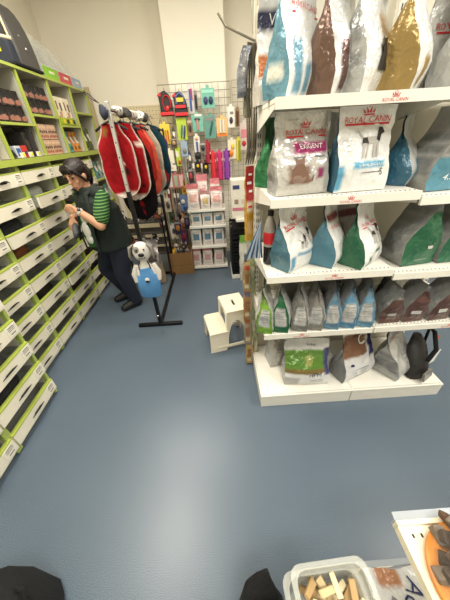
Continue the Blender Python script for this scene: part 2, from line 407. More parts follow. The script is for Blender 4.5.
# lower bays
for k in range(3):
    t = tag(MB().lathe([(.09, 0), (.1, .01), (.085, .05), (.075, .055), (.07, .02), (.001, .018)], 24).build('feeding_bowl', black_metal, None, (XU - .12, CB[4] + .07 + k * .09, ZL + .004 + k * .057 if k < 1 else ZL + .004), 0) if k == 0 else small_box('dark_pack', ['', 'dark glossy pack in the bay below the nearest black tins', 'dark glossy pack leaning by the patterned boxes'][k], 'pack', (XU - .08, [0, CB[4] + .28, CB[4] + .38][k], ZL), (.12, .09, .15 + .03 * k), [(30, 28, 26), (70, 60, 50)], .2 * k), ['dark round feeding bowl in the bay below the nearest black tins', 'black crinkled pack in the bay below the nearest black tins', 'taller black crinkled pack leaning beside the patterned boxes'][k], ['bowl', 'pack', 'pack'][k])
small_box('small_carton', 'small blue and white carton at the front of the dark bowl bay', 'box', (XU - .045, CB[4] + .13, ZL), (.05, .07, .085), [(190, 196, 200), (40, 90, 150)], blot=[(0, .5, .7, .6)])
small_box('small_carton', 'small red carton at the front of the dark bowl bay', 'box', (XU - .045, CB[4] + .215, ZL), (.05, .07, .085), [(190, 52, 44), (60, 60, 90)], blot=[(0, .4, .4, .3)])
for k in range(3):
    tg = MB().box((0, 0, .018), (.004, .06, .036)).box((.003, .01, .02), (.002, .03, .02), m=1).build('price_tag', [card_white, M('yellow_tag', (225, 220, 40), .5)], None, (XU + .006, CB[4] + .12 + .11 * k, ZL + .002))
    tag(tg, ['white price tag with yellow patch under the small blue carton', 'white price tag with yellow patch under the small red carton', 'white price tag with yellow patch nearest the patterned boxes'][k], 'price tag')
for k, (dy, dz) in enumerate(((.1, 0), (.27, 0), (.1, .125), (.27, .125))):
    small_box('patterned_box', '%s %s box with rows of pink and brown food pictures' % (['lower', 'lower', 'upper', 'upper'][k], ['near', 'far', 'near', 'far'][k]), 'box', (XU - .1, CB[5] + dy, ZL + dz), (.16, .155, .12), [(196, 160, 132), (150, 70, 60), (70, 48, 40), (220, 190, 160)],
              blot=[((a - 2) * .2, .2 + .3 * b + .03 * (a % 2), .13, .16) for a in range(5) for b in range(3)])
for k in range(2):
    small_box('picture_box', ['white box with brown animal pictures, left of two above the teal and orange packs', 'white box with brown animal pictures, right of two above the teal and orange packs'][k], 'box', (XU - .09, CB[6] + .12 + .17 * k, MID[6]), (.14, .155, .24), [(226, 214, 190), (130, 84, 60), (60, 50, 46), (196, 140, 110)],
              blot=[(-.25, .7, .16, .3), (.22, .65, .2, .28), (0, .3, .3, .36), (.32, .2, .16, .16), (-.3, .22, .14, .2)])
small_box('display_tray', 'lime green tray with yellow and black rounds under the white picture boxes', 'tray', (XU - .01, CB[6] + .2, MID[6]), (.03, .33, .06), [(150, 170, 30), (230, 200, 40), (40, 36, 30)], blot=[(-.32, .5, .13, .6), (-.1, .5, .13, .6), (.12, .5, .13, .6), (.34, .5, .13, .6)])
def treat_pouch(X, Y, z, col, label, rz=1.57, w=.085, d=.05, h=.17, seed=0, group=None, lower=None, **kw):
    return food_bag(label, X, Y, z, w, d, h, rz, front=col, side=col, back=col, name='treat_pouch', cat='treat pouch', seed=seed, amp=.006, group=group,
                    bands=[('front', .15, .85, .45, .75, (230, 225, 210)), ('front', .2, .8, .1, .3, lower or mixc(col, (30, 30, 30), .5))], **kw)
for k in range(4):
    c = [(64, 150, 160), (72, 160, 168), (226, 130, 34), (232, 142, 40)][k]
    treat_pouch(XU - .08, CB[6] + .075 + .1 * k, ZL, c, ['teal', 'teal', 'orange', 'orange'][k] + ' treat pouch in the upper bay, ' + ['left', 'right', 'left', 'right'][k] + ' of its pair', seed=k, h=.2)
for k in range(3):
    treat_pouch(XU - .09, CB[7] + .09 + .12 * k, ZL, (84, 98, 52), ['near', 'middle', 'far'][k] + ' green leafy pouch in the end bay below the empty shelf', seed=k + 7, h=.24)
for k in range(9):
    r, c = divmod(k, 3)
    treat_pouch(XF - .06, CB[7] + .09 + .13 * c, [1.25, .95, .5][r], [(84, 160, 160), (70, 150, 158), (150, 170, 160)][(k + r) % 3], '%s pouch on the %s shelf of the open bay behind the woman' % (['near', 'middle', 'far'][c], ['top', 'second', 'third'][r]), seed=k + 20, h=.2)
# on top of the left shelving: carrier and clear bins
def carrier():
    t = thing('pet_carrier', 'dark navy and grey soft pet carrier on top of the left shelving', 'pet carrier', (-1.74, 2.92, ZT + .022), 0)
    def arch(w, h, n=16): return [(w * math.copysign(abs(math.cos(q)) ** .75, math.cos(q)), h * math.sin(q) ** .85 if math.sin(q) > 0 else 0) for q in [math.pi * i / n for i in range(n + 1)]]
    MB().prism(arch(.19, .45), 0, .29).build('shell', M('carrier_grey', (70, 68, 66), .5, bump=.2), t, bevel=.02)
    MB().prism(arch(.15, .40), -.012, .0).build('front_face', M('carrier_mesh', (60, 60, 60), .9), t)
    MB().prism([(-.19, .0), (.185, .0), (.18, .15), (.14, .17), (.0, .2), (-.17, .25)], -.09, .0).build('front_panel', M('carrier_navy', (36, 42, 54), .8, bump=.2), t, bevel=.015)
    MB().tube([(-.17, -.08, .26), (.0, -.09, .205), (.13, -.085, .175), (.185, -.03, .17)], .012, 8).build('beige_trim', M('beige_trim', (214, 196, 160), .6), t)
    MB().tube([(.16, -.008, .17), (.15, -.01, .3), (.09, -.01, .4)], .008, 8).build('window_piping', M('beige_trim', (0, 0, 0)), t)
    MB().box((0, .1, .012), (.4, .4, .024)).build('base', black_cloth, t, bevel=.008)
    MB().box((.08, -.093, .1), (.06, .004, .03)).build('price_sticker', M('yellow_tag', (0, 0, 0)), t); MB().box((.12, -.016, .36), (.05, .006, .03)).build('price_sticker', M('yellow_tag', (0, 0, 0)), t)
    for y, z in ((.1, .3), (.12, .22), (.14, .14)): MB().ell((.19 * (1 - (z / .45) ** 1.6) ** .5 + .012, y, z), (.01, .012, .014)).build('rivet', chrome, t)
carrier()
clear = M('clear_plastic', (226, 226, 214), .15, alpha=.2)
def clear_bin(y, w, h, col, label):
    t = thing('clear_bin', label, 'plastic bin', (XU - .16, y, ZT + .022), 0, 'clear bins on top of the left shelving')
    b = MB(); d = .28
    b.box((0, 0, .004), (d, w, .006)); b.box((-d / 2, 0, h / 2), (.004, w, h)); b.box((d / 2, 0, .05), (.004, w, .1))
    for s in (-1, 1): b.prism([(-d / 2, 0), (d / 2, 0), (d / 2, .1), (.0, h * .7), (-d / 2, h)], s * w / 2 - .002, s * w / 2 + .002)
    b.build('tub', clear, t)
    MB().box((d / 2 + .004, 0, .045), (.003, w - .01, .085)).box((d / 2 + .006, .01, .05), (.002, w * .35, .02), m=1).build('front_label', [M('lbl_%d_%d_%d' % col, col, .5), M('pale_print', (230, 226, 190), .5)], t)
for k, (y, w, h, c, n) in enumerate(((3.43, .28, .5, (132, 186, 40), 'lime green'), (3.725, .28, .44, (200, 76, 82), 'pinkish red'), (4.0, .24, .42, (150, 170, 196), 'pale blue'))):
    clear_bin(y, w, h, c, 'clear open plastic bin with a %s front label on top of the shelving' % n)
# packs lying in the drawers
def soft(name, label, cat, loc, r, col, rz=0, seed=0):
    m = MB().ell((0, 0, r[2]), r, n=16)
    for v in m.v:
        v += noise.noise_vector(v * 9 + Vector((seed, seed, 0))) * r[2] * .5; v.z = max(v.z, 0)
    return tag(m.build(name, M('cloth_%d_%d_%d' % col, col, .8, bump=.3, var=.25), None, loc, rz), label, cat)
def drw(i, row): return (CB[i] + CB[i + 1]) / 2, Z0 + row * PITCH - FH + .018
for i, row, nm, lb, ct, r, c in ((4, 6, 'wrapped_pack', 'plastic-wrapped whitish pack in the pulled-out drawer near the top row', 'pack', (.07, .15, .075), (196, 200, 190)),
        (3, 4, 'brown_wallet', 'tan brown leathery pouch lying in a middle drawer', 'pouch', (.06, .1, .06), (140, 84, 44)), (2, 4, 'folded_garment', 'navy folded garment in the leftmost middle drawer', 'pet clothing', (.08, .15, .07), (30, 36, 56)),
        (3, 5, 'folded_garment', 'dark charcoal folded garment two rows below the plastic-wrapped pack', 'pet clothing', (.08, .17, .07), (40, 42, 46)), (2, 6, 'folded_garment', 'black folded garment in a high drawer at the left edge', 'pet clothing', (.08, .14, .075), (28, 28, 30)),
        (3, 2, 'folded_garment', 'dark brown folded garment in a low drawer by the jutting corner', 'pet clothing', (.08, .15, .07), (48, 42, 38)), (4, 1, 'folded_garment', 'purple patterned folded garment in the bottom drawers beyond the jutting corner', 'pet clothing', (.07, .14, .07), (104, 72, 92)),
        (4, 3, 'folded_garment', 'white folded garment in a drawer left of the pouch-holding hands', 'pet clothing', (.07, .14, .06), (190, 190, 186)), (1, 1, 'coiled_lead', 'black coiled lead in a lower drawer of the jutting cabinet', 'lead', (.1, .14, .06), (26, 26, 28)),
        (1, 2, 'folded_garment', 'grey folded garment in the third drawer of the jutting cabinet', 'pet clothing', (.1, .12, .06), (84, 84, 82)), (5, 2, 'folded_garment', 'reddish brown folded garment below the woman\'s hands', 'pet clothing', (.07, .14, .065), (88, 56, 48)), (5, 1, 'folded_garment', 'black and white folded garment in a low drawer near the woman\'s legs', 'pet clothing', (.07, .12, .065), (60, 60, 64))):
    y, z = drw(i, row); soft(nm, lb, ct, ((XN if i < 2 else XF) - .14, y, z), r, c, seed=i * 9 + row)
# ------------------------------------------------------------------ the food shelving on the right
GX = [.222, .865, 1.515]; GY, GB = 1.08, 1.585
shelf_white = M('shelf_white', (232, 229, 218), .4)
plate = M('back_panel_white', (214, 208, 190), .6)
hole = M('slot_dark', (50, 48, 44), .7)
def bay(k, label, zs):
    x0, x1 = GX[k], GX[k + 1]; w = x1 - x0; t = thing('shelving_bay', label, 'shelving', ((x0 + x1) / 2, GB, 0), 0, 'food shelving bays')
    MB().box((0, .02, 1.4), (w, .02, 2.6)).build('back_panel', plate, t)
    for s in ((-1, 1) if k == 0 else (1,)):
        ux = s * w / 2 + (.028 if k == 0 and s < 0 else 0); u = MB().box((ux, 0, 1.4), (.032, .04, 2.78))
        for j in range(64):
            for dx in (-.006, .006): u.box((ux + dx, -.0205, .16 + j * .04), (.004, .003, .02), m=1)
            u.box((ux + s * .0163, -.006, .16 + j * .04), (.002, .006, .018), m=1)
        u.build('upright', [shelf_white, hole], t)
    d = GB - GY
    b = MB().box((0, -d / 2, .052), (w - .006, d, .104)).box((0, -d / 2, .108), (w - .002, d + .004, .012))
    for j in range(34): b.box((-w / 2 + .02 + j * (w - .04) / 33, -d + .012, .1145), (.006, .006, .002), m=1)
    for j in range(24): b.box((-w / 2 + .01, -d + .03 + j * .02, .1145), (.005, .006, .002), m=1)
    b.build('base_deck', [shelf_white, hole], t, bevel=.004)
    for n, z in enumerate(zs):
        s = MB().box((0, -d / 2 + .005, z - .008), (w - .01, d - .03, .014)).box((0, -d + .006, z - .0175), (w - .008, .012, .035))
        for j in range(30): s.box((-w / 2 + .02 + j * (w - .04) / 29, -d + .028, z - .0004), (.005, .005, .0016), m=1)
        for sg in (-1, 1): s.prism([(-d + .03, z - .03), (-.02, z - .11), (-.02, z - .01), (-d + .03, z - .01)], sg * (w / 2 - .008) - .0015, sg * (w / 2 - .008) + .0015, mp=lambda x, y, zz: (y, x, zz))
        so = s.build('shelf', [shelf_white, hole], t)
        if (k, n) in ((0, 0), (0, 1), (0, 2)) or (k == 1 and n == 1) or n == 3:
            l = MB(); vs, fs = text_tris('ROYAL CANIN'); cx = {0: .1, 1: .02, 2: .02, 3: -.1}[n] if k == 0 else .12
            pl = lambda sh, ox, oz, sz: [l.add([(ox + x * sz, -d - .0012, oz + y * sz) for x, y in q[0]], q[1]) for q in sh]
            pl([(vs, fs)], cx, z - .0305, .09); pl(polys(CROWN), cx, z - .018, .024)
            l.build('shelf_lettering', red_ink, so)
    return t
ZS = [1.753, 1.42, 1.056, .68]
bay(0, 'white shelving bay with slotted post, left of the two holding pet food', ZS)
bay(1, 'white shelving bay at the right edge, right of the two holding pet food', [1.753, 1.395, 1.03, .68])
def bag(label, px, Y, z, w, d, h, deg, **kw):
    return food_bag(label, Xat(px, Y, z), Y, z, w, d, h, math.radians(deg), **kw)
S1, S2, S3, S4, S0 = ZS[0] + .001, ZS[1] + .001, ZS[2] + .001, ZS[3] + .001, .115
ptx = [('@line', 'left', .5, .5 + .05 * k, .07, grey_ink) for k in range(6)]
def gtable(side, n=5): return [(side, .1, .9, .22 + .13 * k, .32 + .13 * k, (128, 130, 130)) for k in range(n)]
# top shelf
bag('white bag with navy strip and orange patch, leftmost on the top shelf', 277, 1.42, S1, .2, .1, .42, 8, side=(205, 200, 185), close=.44, seed=1, bands=[('front', 0, 1, .56, .7, (48, 52, 84)), ('front', 0, .8, .2, .4, (196, 106, 46)), ('front', .35, .8, .4, .56, (150, 110, 76))], prints=[('Virbac', 'front', .5, .6, .12, white_ink), ('@dog', 'front', .5, .42, .07, dark)])
bag('white fronted bag with a bright teal gusset on the top shelf', 291, 1.22, S1, .19, .13, .46, 34, side=(84, 140, 160), close=.44, seed=2, bands=[('front', .12, .3, .03, .32, BLUE), ('front', .4, .52, .03, .2, BLUE), ('left', .3, .8, .1, .22, (205, 205, 190))], prints=rc(u=.55, v=.5, size=.15))
bag('bronze brown foil bag with brown striped white front on the top shelf', 327, 1.22, S1, .2, .13, .46, 44, side=(112, 82, 66), close=.44, seed=3, mat=foil_s, bands=[('front', .2, .4, .03, .32, BRN), ('front', .55, .68, .03, .24, BRN)], prints=[('@line', 'front', .4, .3 + .03 * k, .05, grey_ink, 1.5) for k in range(3)], lean=(.03, 0))
bag('silver and white bag with a dark animal picture on the top shelf', 357, 1.22, S1, .2, .13, .46, 38, side=SIL, close=.44, seed=4, mat=foil_s, bands=[('front', .3, .75, .16, .3, (70, 66, 64)), ('front', .5, .9, .36, .46, (196, 160, 110)), ('left', .2, .8, .15, .25, GREY), ('left', .2, .8, .3, .5, GREY)], prints=[('@cat', 'front', .5, .14, .09, dark)] + rc(u=.6, v=.6, size=.1), lean=(.02, .02))
bag('gold foil bag with a white striped edge on the top shelf', 393, 1.22, S1, .18, .15, .46, 48, side=(160, 130, 66), close=.44, seed=5, mat=foil_s, bands=[('front', .2, .4, .03, .2, GOLD), ('front', .6, .75, .1, .26, GOLD)], prints=[('2 kg', 'left', .5, .74, .07, white_ink), ('@box', 'left', .45, .64, .05, white_ink)], lean=(.03, 0))
bag('white bag with navy label and cat shape, right of the gold bag', 437, 1.34, S1, .26, .12, .42, 4, side=SIL, front=(196, 194, 188), close=.44, seed=6, bands=[('front', .3, 1, .27, .38, (60, 62, 106))], prints=rc(u=.46, v=.45, size=.19) + [('STERILISED', 'front', .6, .3, .16, white_ink), ('@cat', 'front', .4, .06, .13, dark)])
bag('grey text-covered bag at the right edge of the top shelf', 458, 1.2, S1, .2, .14, .36, 20, front=(158, 158, 152), side=SIL, close=.44, seed=7, bands=gtable('front', 5), lean=(.03, .05))
# second shelf
bag('shiny green bag tucked behind the pink labelled bag on the second shelf', 271, 1.42, S2, .14, .12, .29, 50, side=(44, 128, 76), front=(40, 120, 70), seed=8, mat=foil_s)
bag('silver bag with a pink label and cat picture on the second shelf', 296, 1.2, S2, .235, .12, .295, 8, front=(196, 194, 188), side=SIL, seed=9, mat=foil_s, bands=[('front', .3, .98, .52, .67, (176, 42, 108)), ('front', .15, .62, .16, .4, (150, 122, 106)), ('front', .72, .92, .2, .36, (150, 40, 96)), ('left', .15, .85, .2, .7, (158, 156, 148))], prints=rc(u=.55, v=.74, size=.17) + [('EXIGENT', 'front', .64, .57, .1, white_ink), ('@cat', 'front', .38, .17, .09, M('fur_print', (120, 88, 72), .6)), ('@line', 'front', .6, .47, .14, grey_ink)])
bag('blue edged bag peeping from behind the upright dog-picture bag on the second shelf', 327, 1.34, S2, .2, .12, .29, 42, side=(36, 88, 116), seed=10)
bag('upright white bag with a spotted dog and blue band on the second shelf', 352, 1.19, S2, .235, .11, .3, 6, seed=11, side=(44, 100, 128), bands=[('front', .28, .92, .28, .38, (80, 166, 206)), ('front', .0, .1, .02, .34, (80, 160, 200))], prints=rc(u=.5, v=.82, size=.19) + [('@dog', 'front', .62, .42, .1, dark), ('HYPOALLERGENIC', 'front', .62, .315, .13, white_ink), ('S', 'front', .84, .2, .014, dark), ('@line', 'front', .64, .24, .1, grey_ink)] + [('@line', 'front', .16, .45 + .06 * k, .03, grey_ink) for k in range(4)])
bag('white and dark blue bag leaning beyond the upright dog-picture bag', 394, 1.3, S2, .19, .14, .29, 46, side=(40, 96, 124), seed=12, front=(190, 192, 190), bands=[('front', .15, .3, .03, .4, BLUE)], lean=(.1, .03))
bag('large grey backed bag with a glossy blue base marked 4.5 kg', 428, 1.26, S2 - .024, .18, .21, .32, 96, close=.75, side=(80, 148, 174), front=(160, 160, 156), back=(164, 164, 160), seed=13, bands=[('left', .0, 1, .45, 1, (160, 160, 156)), ('left', .1, .9, .5, .62, (130, 132, 132)), ('left', .1, .9, .66, .78, (130, 132, 132))] + gtable('back', 4), prints=[('4.5 kg', 'left', .5, .12, .09, white_ink)], lean=(-.05, .03))
bag('blue bag at the right edge of the second shelf behind the 4.5 kg bag', 462, 1.27, S2 - .024, .2, .16, .28, 50, side=(80, 146, 170), front=(160, 160, 156), seed=14, lean=(.05, 0))
# third shelf
bag('white front bag with blue-teal gusset and dog picture beside the dark drink bottle', 292, 1.215, S3, .205, .13, .335, 36, side=(66, 112, 130), seed=15, bands=[('front', .25, .9, .23, .31, (84, 150, 190)), ('front', .05, .2, .02, .26, (84, 150, 190))], prints=rc(u=.5, v=.66, size=.17, rot=.1) + [('@dog', 'front', .7, .37, .07, dark), ('@dog', 'front', .5, .34, .045, dark)], lean=(-.03, .02))
bag('narrow blue gusset bag standing between the two dog-picture bags on the third shelf', 326, 1.23, S3, .17, .13, .32, 50, side=(70, 126, 150), seed=16, bands=[('front', .1, .9, .7, .8, (150, 60, 66))], prints=[('ROYAL CANIN', 'front', .5, .6, .12, red_ink)], lean=(.0, .03))
bag('maroon banded bag deep behind the narrow blue gusset bag', 342, 1.42, S3, .17, .1, .3, 15, front=(170, 164, 156), side=SIL, seed=17, bands=[('front', 0, 1, .6, .76, (110, 40, 48))])
bag('green gusset bag with white striped front in the middle of the third shelf', 357, 1.2, S3, .19, .14, .32, 38, side=(36, 106, 72), seed=18, bands=[('front', .15, .3, .02, .22, GRN), ('front', .4, .9, .24, .3, GRN)], prints=rc(u=.5, v=.64, size=.13) + [('@dog', 'front', .6, .38, .08, dark)], lean=(-.02, .02))
bag('grey and green foil bag, left of two at the right of the third shelf', 404, 1.24, S3 - .024, .16, .2, .35, 98, close=.78, side=(44, 116, 78), front=(160, 160, 156), seed=19, mat=foil_s, bands=[('left', 0, 1, .8, 1, (160, 160, 156))] + gtable('back', 5), prints=[('@line', 'left', .5, .1, .07, M('pale_grey_print', (196, 196, 192), .5)), ('@box', 'left', .6, .3, .03, M('pale_grey_print', (0, 0, 0)))], lean=(-.03, .02))
bag('grey text-covered bag with green foil base at the right edge of the third shelf', 440, 1.25, S3 - .024, .16, .2, .34, 96, close=.78, side=(44, 116, 82), front=(150, 150, 146), seed=20, mat=foil_s, bands=[('left', 0, 1, .85, 1, (156, 156, 152))] + gtable('back', 5), lean=(-.03, .02))
# fourth shelf: small pouches
for k, (px, nm, sc, fc, extra) in enumerate(((266, 'lime green', (122, 176, 52), (200, 200, 190), ' on the fourth shelf'), (281, 'dark green', (30, 110, 66), (186, 188, 184), ' on the fourth shelf'), (299, 'grey', (126, 126, 120), (180, 180, 176), ', left of the two plain grey ones'), (313, 'grey', (134, 132, 126), (176, 172, 168), ', right of the two plain grey ones'),
                                             (329, 'blue', (92, 138, 168), (150, 154, 152), ', nearest the plain grey ones'), (344, 'blue', (82, 140, 180), (170, 176, 178), ', middle of the three blue ones'), (360, 'blue', (96, 150, 184), (150, 154, 152), ', nearest the brown ones'))):
    bag('small %s pouch with white text panel%s' % (nm, extra), px, 1.17, S4, .155, .092, .3, 74, side={'left': sc, 'right': sc}, front=fc, back=fc, seed=30 + k, mat=foil_s, close=.8, bands=[('left', .2, .85, .16, .55, (206, 206, 202)), ('left', 0, 1, .72, 1, mixc(sc, (150, 150, 150), .4))],
        prints=[('@line', 'left', .52, .28 + .055 * j, .045, grey_ink) for j in range(6)], lean=(.0, .02), fold=.6)
for k, px in enumerate((382, 404, 428, 452)):
    bag('small brown pouch with grey flap on the fourth shelf, ' + ['nearest the blue pouches', 'second from the blue pouches', 'third from the blue pouches', 'cut by the right edge'][k], px, 1.18, S4, .13, .13, .27, [90, 92, 94, 92][k], close=.8, side={'left': (104, 70, 62), 'right': BRN}, front=(160, 158, 154), seed=40 + k, mat=foil_s, bands=[('left', 0, 1, .7, 1, (160, 158, 156))] if k < 1 else [('left', 0, 1, .85, 1, (160, 158, 156))],
        prints=[('@box', 'left', .45, .3, .05, M('pale_grey_print', (0, 0, 0)))] + [('@line', 'left', .5, .15 + .05 * j, .05, M('pale_grey_print', (0, 0, 0))) for j in range(2)], lean=[(-.06, .03), (-.04, .02), (-.03, .0), (-.04, 0)][k])
for k, px in enumerate((290, 322, 352, 388)):
    bag('grey pouch in the back row of the fourth shelf, ' + ['behind the dark green pouch', 'behind the first blue pouch', 'behind the last blue pouches', 'behind the brown pouches'][k], px, 1.42, S4, .17, .1, .29, 30, side=(120, 120, 116), front=(160, 160, 156), seed=50 + k, mat=foil_s)
# base deck
bag('crumpled silver grey bag behind the green banded bag on the base deck', 280, 1.42, S0, .22, .14, .28, 10, front=(176, 174, 164), side=SIL, seed=60, mat=foil_s, prints=[('@line', 'front', .4, .3 + .07 * k, .1, grey_ink) for k in range(4)], lean=(.02, .05))
bag('white bag with a broad green band at the left of the base deck', 303, 1.23, S0, .31, .16, .335, -4, front=(222, 222, 220), side=(170, 172, 168), seed=61, bands=[('front', 0, .86, .42, .76, (92, 146, 40)), ('front', 0, .86, .36, .42, (132, 108, 50)), ('front', .9, 1, .28, .8, (58, 60, 120)), ('front', .48, .62, .5, .68, (156, 176, 84)), ('front', .0, .3, .0, .24, (170, 170, 168))], prints=[('HPM', 'front', .68, .28, .08, dark), ('@line', 'front', .7, .2, .09, grey_ink), ('@line', 'front', .7, .15, .09, grey_ink), ('U', 'front', .55, .5, .04, M('gold_print', (190, 160, 80), .5)), ('Virbac', 'front', .6, .84, .07, navy_ink)], lean=(.0, .06))
bag('white bag with brown upper corner lying back on the base deck', 350, 1.25, S0, .29, .14, .34, 22, front=(216, 216, 216), side=(120, 122, 122), seed=62, bands=[('front', .0, .75, .52, .95, (136, 88, 60)), ('front', .85, 1, .45, .9, (50, 52, 110))], prints=[('@box', 'front', .2, .4, .03, navy_ink), ('C', 'front', .62, .66, .06, white_ink)] + [('@line', 'front', .5, .1 + .05 * j, .12, grey_ink) for j in range(5)], lean=(.09, .1), amp=.014)
bag('silver text-covered bag with a red mark lying back on the base deck', 390, 1.27, S0, .25, .19, .34, 38, front=(190, 190, 188), side=(162, 164, 162), seed=63, mat=foil_s, bands=gtable('left', 3), prints=[('ROYAL', 'front', .5, .8, .11, red_ink, .2)] + [('@line', 'left', .5, .15 + .06 * j, .1, grey_ink) for j in range(7)] + [('@line', 'front', .5, .2 + .06 * j, .08, grey_ink) for j in range(6)], lean=(.05, .08), amp=.013)
def carry_pack():
    p = Vector((Xat(414, 1.20, S0), 1.20, S0)); t = thing('strapped_pack', 'black strapped pack with a white tag at the right end of the base deck', 'pet carrier bag', p, .5); t.scale = (1.2, 1.2, 1.2)
    b = MB().oval([((0, 0, 0), .075, .05), ((0, 0, .01), .085, .06), ((.01, .02, .09), .08, .055), ((.03, .05, .17), .06, .04), ((.05, .08, .22), .03, .02)], 16)
    for v in b.v: v += noise.noise_vector(v * 14) * .012; v.z = max(v.z, 0)
    b.build('pouch', M('black_nylon', (34, 31, 32), .55, bump=.3, bscale=60), t)
    MB().box((-.02, -.066, .05), (.09, .012, .05), rot=Matrix.Rotation(-.2, 3, 'X')).build('clear_window', M('smoked_window', (120, 118, 112), .25, var=.3), t)
    MB().tube([(.0, -.03, .12), (.03, -.035, .2), (.08, .02, .27), (.12, .06, .26), (.11, .05, .16), (.08, .02, .1)], .012, 8, squash=.5).build('strap', black_cloth, t)
    MB().box((.085, -.035, .115), (.07, .002, .09), rot=Matrix.Rotation(.25, 3, 'Y')).build('tag', white_ink, t)
    MB().box((.09, .0, .235), (.03, .012, .02)).build('buckle', M('orange_clip', (190, 90, 50), .5), t)
carry_pack()
def bottle():
    p = Vector((Xat(268.5, 1.25, S3), 1.25, S3)); t = thing('drink_bottle', 'dark drink bottle with a red label and black cap on the third shelf', 'bottle', p)
    glass = M('clear_bottle', (150, 146, 136), .12, spec=.6, var=.1); cola = M('dark_liquid', (30, 22, 20), .12)
    MB().lathe([(.026, 0), (.031, .006), (.031, .1)], 20).build('liquid', cola, t)
    MB().lathe([(.0312, .1), (.0312, .185), (.026, .215), (.013, .25), (.012, .262)], 20).build('bottle_body', glass, t)
    MB().lathe([(.0318, .115), (.0318, .175)], 20).build('label_band', M('red_label', (186, 30, 40), .4), t)
    MB().lathe([(.015, .255), (.015, .278), (.013, .28)], 16).build('cap', black_metal, t)
bottle()
# ------------------------------------------------------------------ clothes rack
RX, RY0, RY1, RZ = -.675, 2.11, 3.33, 1.84
def rack():
    t = thing('garment_rack', 'black metal garment rack with silver extension post and floor feet', 'clothes rack', (RX, (RY0 + RY1) / 2, 0))
    L = (RY1 - RY0) / 2
    for y in (-L, L):
        MB().box((0, y, .018), (.46, .035, .036)).build('foot', black_metal, t, bevel=.004)
        b = MB().box((0, y, .68), (.032, .032, 1.3)); b.build('lower_post', black_metal, t, bevel=.003)
        e = MB().box((0, y, 1.6), (.024, .024, .56))
        for k in range(6): e.lathe([(.005, 0), (.005, .002)], 8, (0, y - .0122, 1.38 + k * .09), rot=Matrix.Rotation(math.pi / 2, 3, 'X'), m=1)
        e.build('extension_post', [M('brushed_silver', (205, 205, 202), .3, .7), hole], t, bevel=.002)
        MB().ell((0, y - .022, .14), .012).build('clamp_knob', chrome, t)
    MB().box((0, 0, .018), (.032, 2 * L, .03)).build('floor_bar', black_metal, t, bevel=.003)
    MB().tube([(0, -L, RZ), (0, L, RZ)], .013, 12).build('hanging_rail', chrome, t)
rack()
def coat(label, Y, w, L, col, trim=None, dx=0, rz=0, belly=None, seed=0, blots=(), group=None, top=1.76, tail=.5):
    t = thing('dog_coat', label, 'pet clothing', (RX + dx, Y, top), rz, group)
    V, Fc, C = [], [], []; nu, nv = 16, 20
    def prof(v): return w / 2 * (.52 + .48 * sst(0, .3, v)) * (1 if v < .72 else math.sqrt(max(.02, 1 - ((v - .72) / .285) ** 2)))
    for sd in (-1, 1):
        o = len(V)
        for j in range(nv + 1):
            v = j / nv; a = prof(v)
            for i in range(nu + 1):
                q = 2 * i / nu - 1
                p = Vector((a * q, sd * (.004 + .038 * math.sqrt(max(0, 1 - q * q)) * (1 - .6 * v)), -L * v))
                p += noise.noise_vector(p * 9 + Vector((seed, 0, seed))) * .012
                p.y += .03 * math.sin(3 * q + seed) * v
                V.append(p)
                c = col if sd < 0 or not belly else belly
                if trim and (abs(q) > .88 or v > .94): c = trim
                for bu, bv, br, bc in blots:
                    if sd < 0 and ((q - bu) * a / w * 2) ** 2 + ((v - bv) * L / w * 2) ** 2 < br * br: c = bc
                k_ = .95 + .22 * noise.noise(p * 45 + Vector((seed, 5, 0))); C.append(tuple(min(255, x * k_) for x in c))
        for j in range(nv):
            for i in range(nu):
                k = o + j * (nu + 1) + i; f = (k, k + nu + 1, k + nu + 2, k + 1); Fc.append(f if sd < 0 else f[::-1])
    me = bpy.data.meshes.new('coat_body'); me.from_pydata([tuple(v) for v in V], [], Fc); me.materials.append(plush)
    me.attributes.new('print', 'FLOAT_COLOR', 'POINT').data.foreach_set('color', [x for c in C for x in (*srgb(c), 1)])
    me.polygons.foreach_set('use_smooth', [True] * len(Fc)); me.update()
    o = bpy.data.objects.new('coat_body', me); COL.objects.link(o); o.parent = t
    h = MB(); z = RZ - top
    h.tube([(-.11, 0, -.035), (-.05, 0, .0), (0, 0, .02), (.05, 0, .0), (.11, 0, -.035)], .008, 8)
    h.tube([(0, 0, .015), (0, 0, z - .04), (-.016, 0, z - .012), (-.014, 0, z + .012), (0, 0, z + .018), (.015, 0, z + .008), (.016, 0, z - .006)], .003, 6)
    h.build('hanger', black_metal, t)
    return t
RED, CREAM = (150, 24, 30), (226, 214, 200)
coat('front red pet coat with white trim and gold antlers at its top', RY0 + .07, .255, .48, RED, CREAM, -.035, .1, blots=[(-.62, .07, .16, (140, 96, 50)), (.35, .07, .16, (140, 96, 50)), (.3, .62, .18, (60, 30, 30)), (.25, .5, .12, CREAM)], seed=1)
coat('second red pet coat with white trim behind the gold antler one', RY0 + .15, .265, .52, (146, 20, 26), CREAM, .02, .1, blots=[(.8, .25, .2, CREAM), (.6, .8, .14, (50, 20, 20))], seed=2)
coat('black round-hemmed pet coat with a red stripe between the red coats and coral coat', RY0 + .26, .3, .72, (22, 18, 20), None, .01, .05, blots=[(.1, .8, .1, RED), (.1, .88, .1, RED)], seed=3)
coat('bright red plain pet coat just before the coral quilted coat', RY0 + .36, .26, .5, (176, 44, 36), None, .035, .1, seed=4, blots=[(.5, .6, .22, (60, 34, 30))])
coat('coral pink quilted pet coat midway along the rack', RY0 + .47, .3, .58, (214, 92, 74), (206, 84, 70), .03, .1, seed=5)
coat('speckled cream knitted pet coat beside the coral quilted coat', RY0 + .62, .29, .56, (170, 156, 136), (196, 186, 170), .05, .1, seed=6)
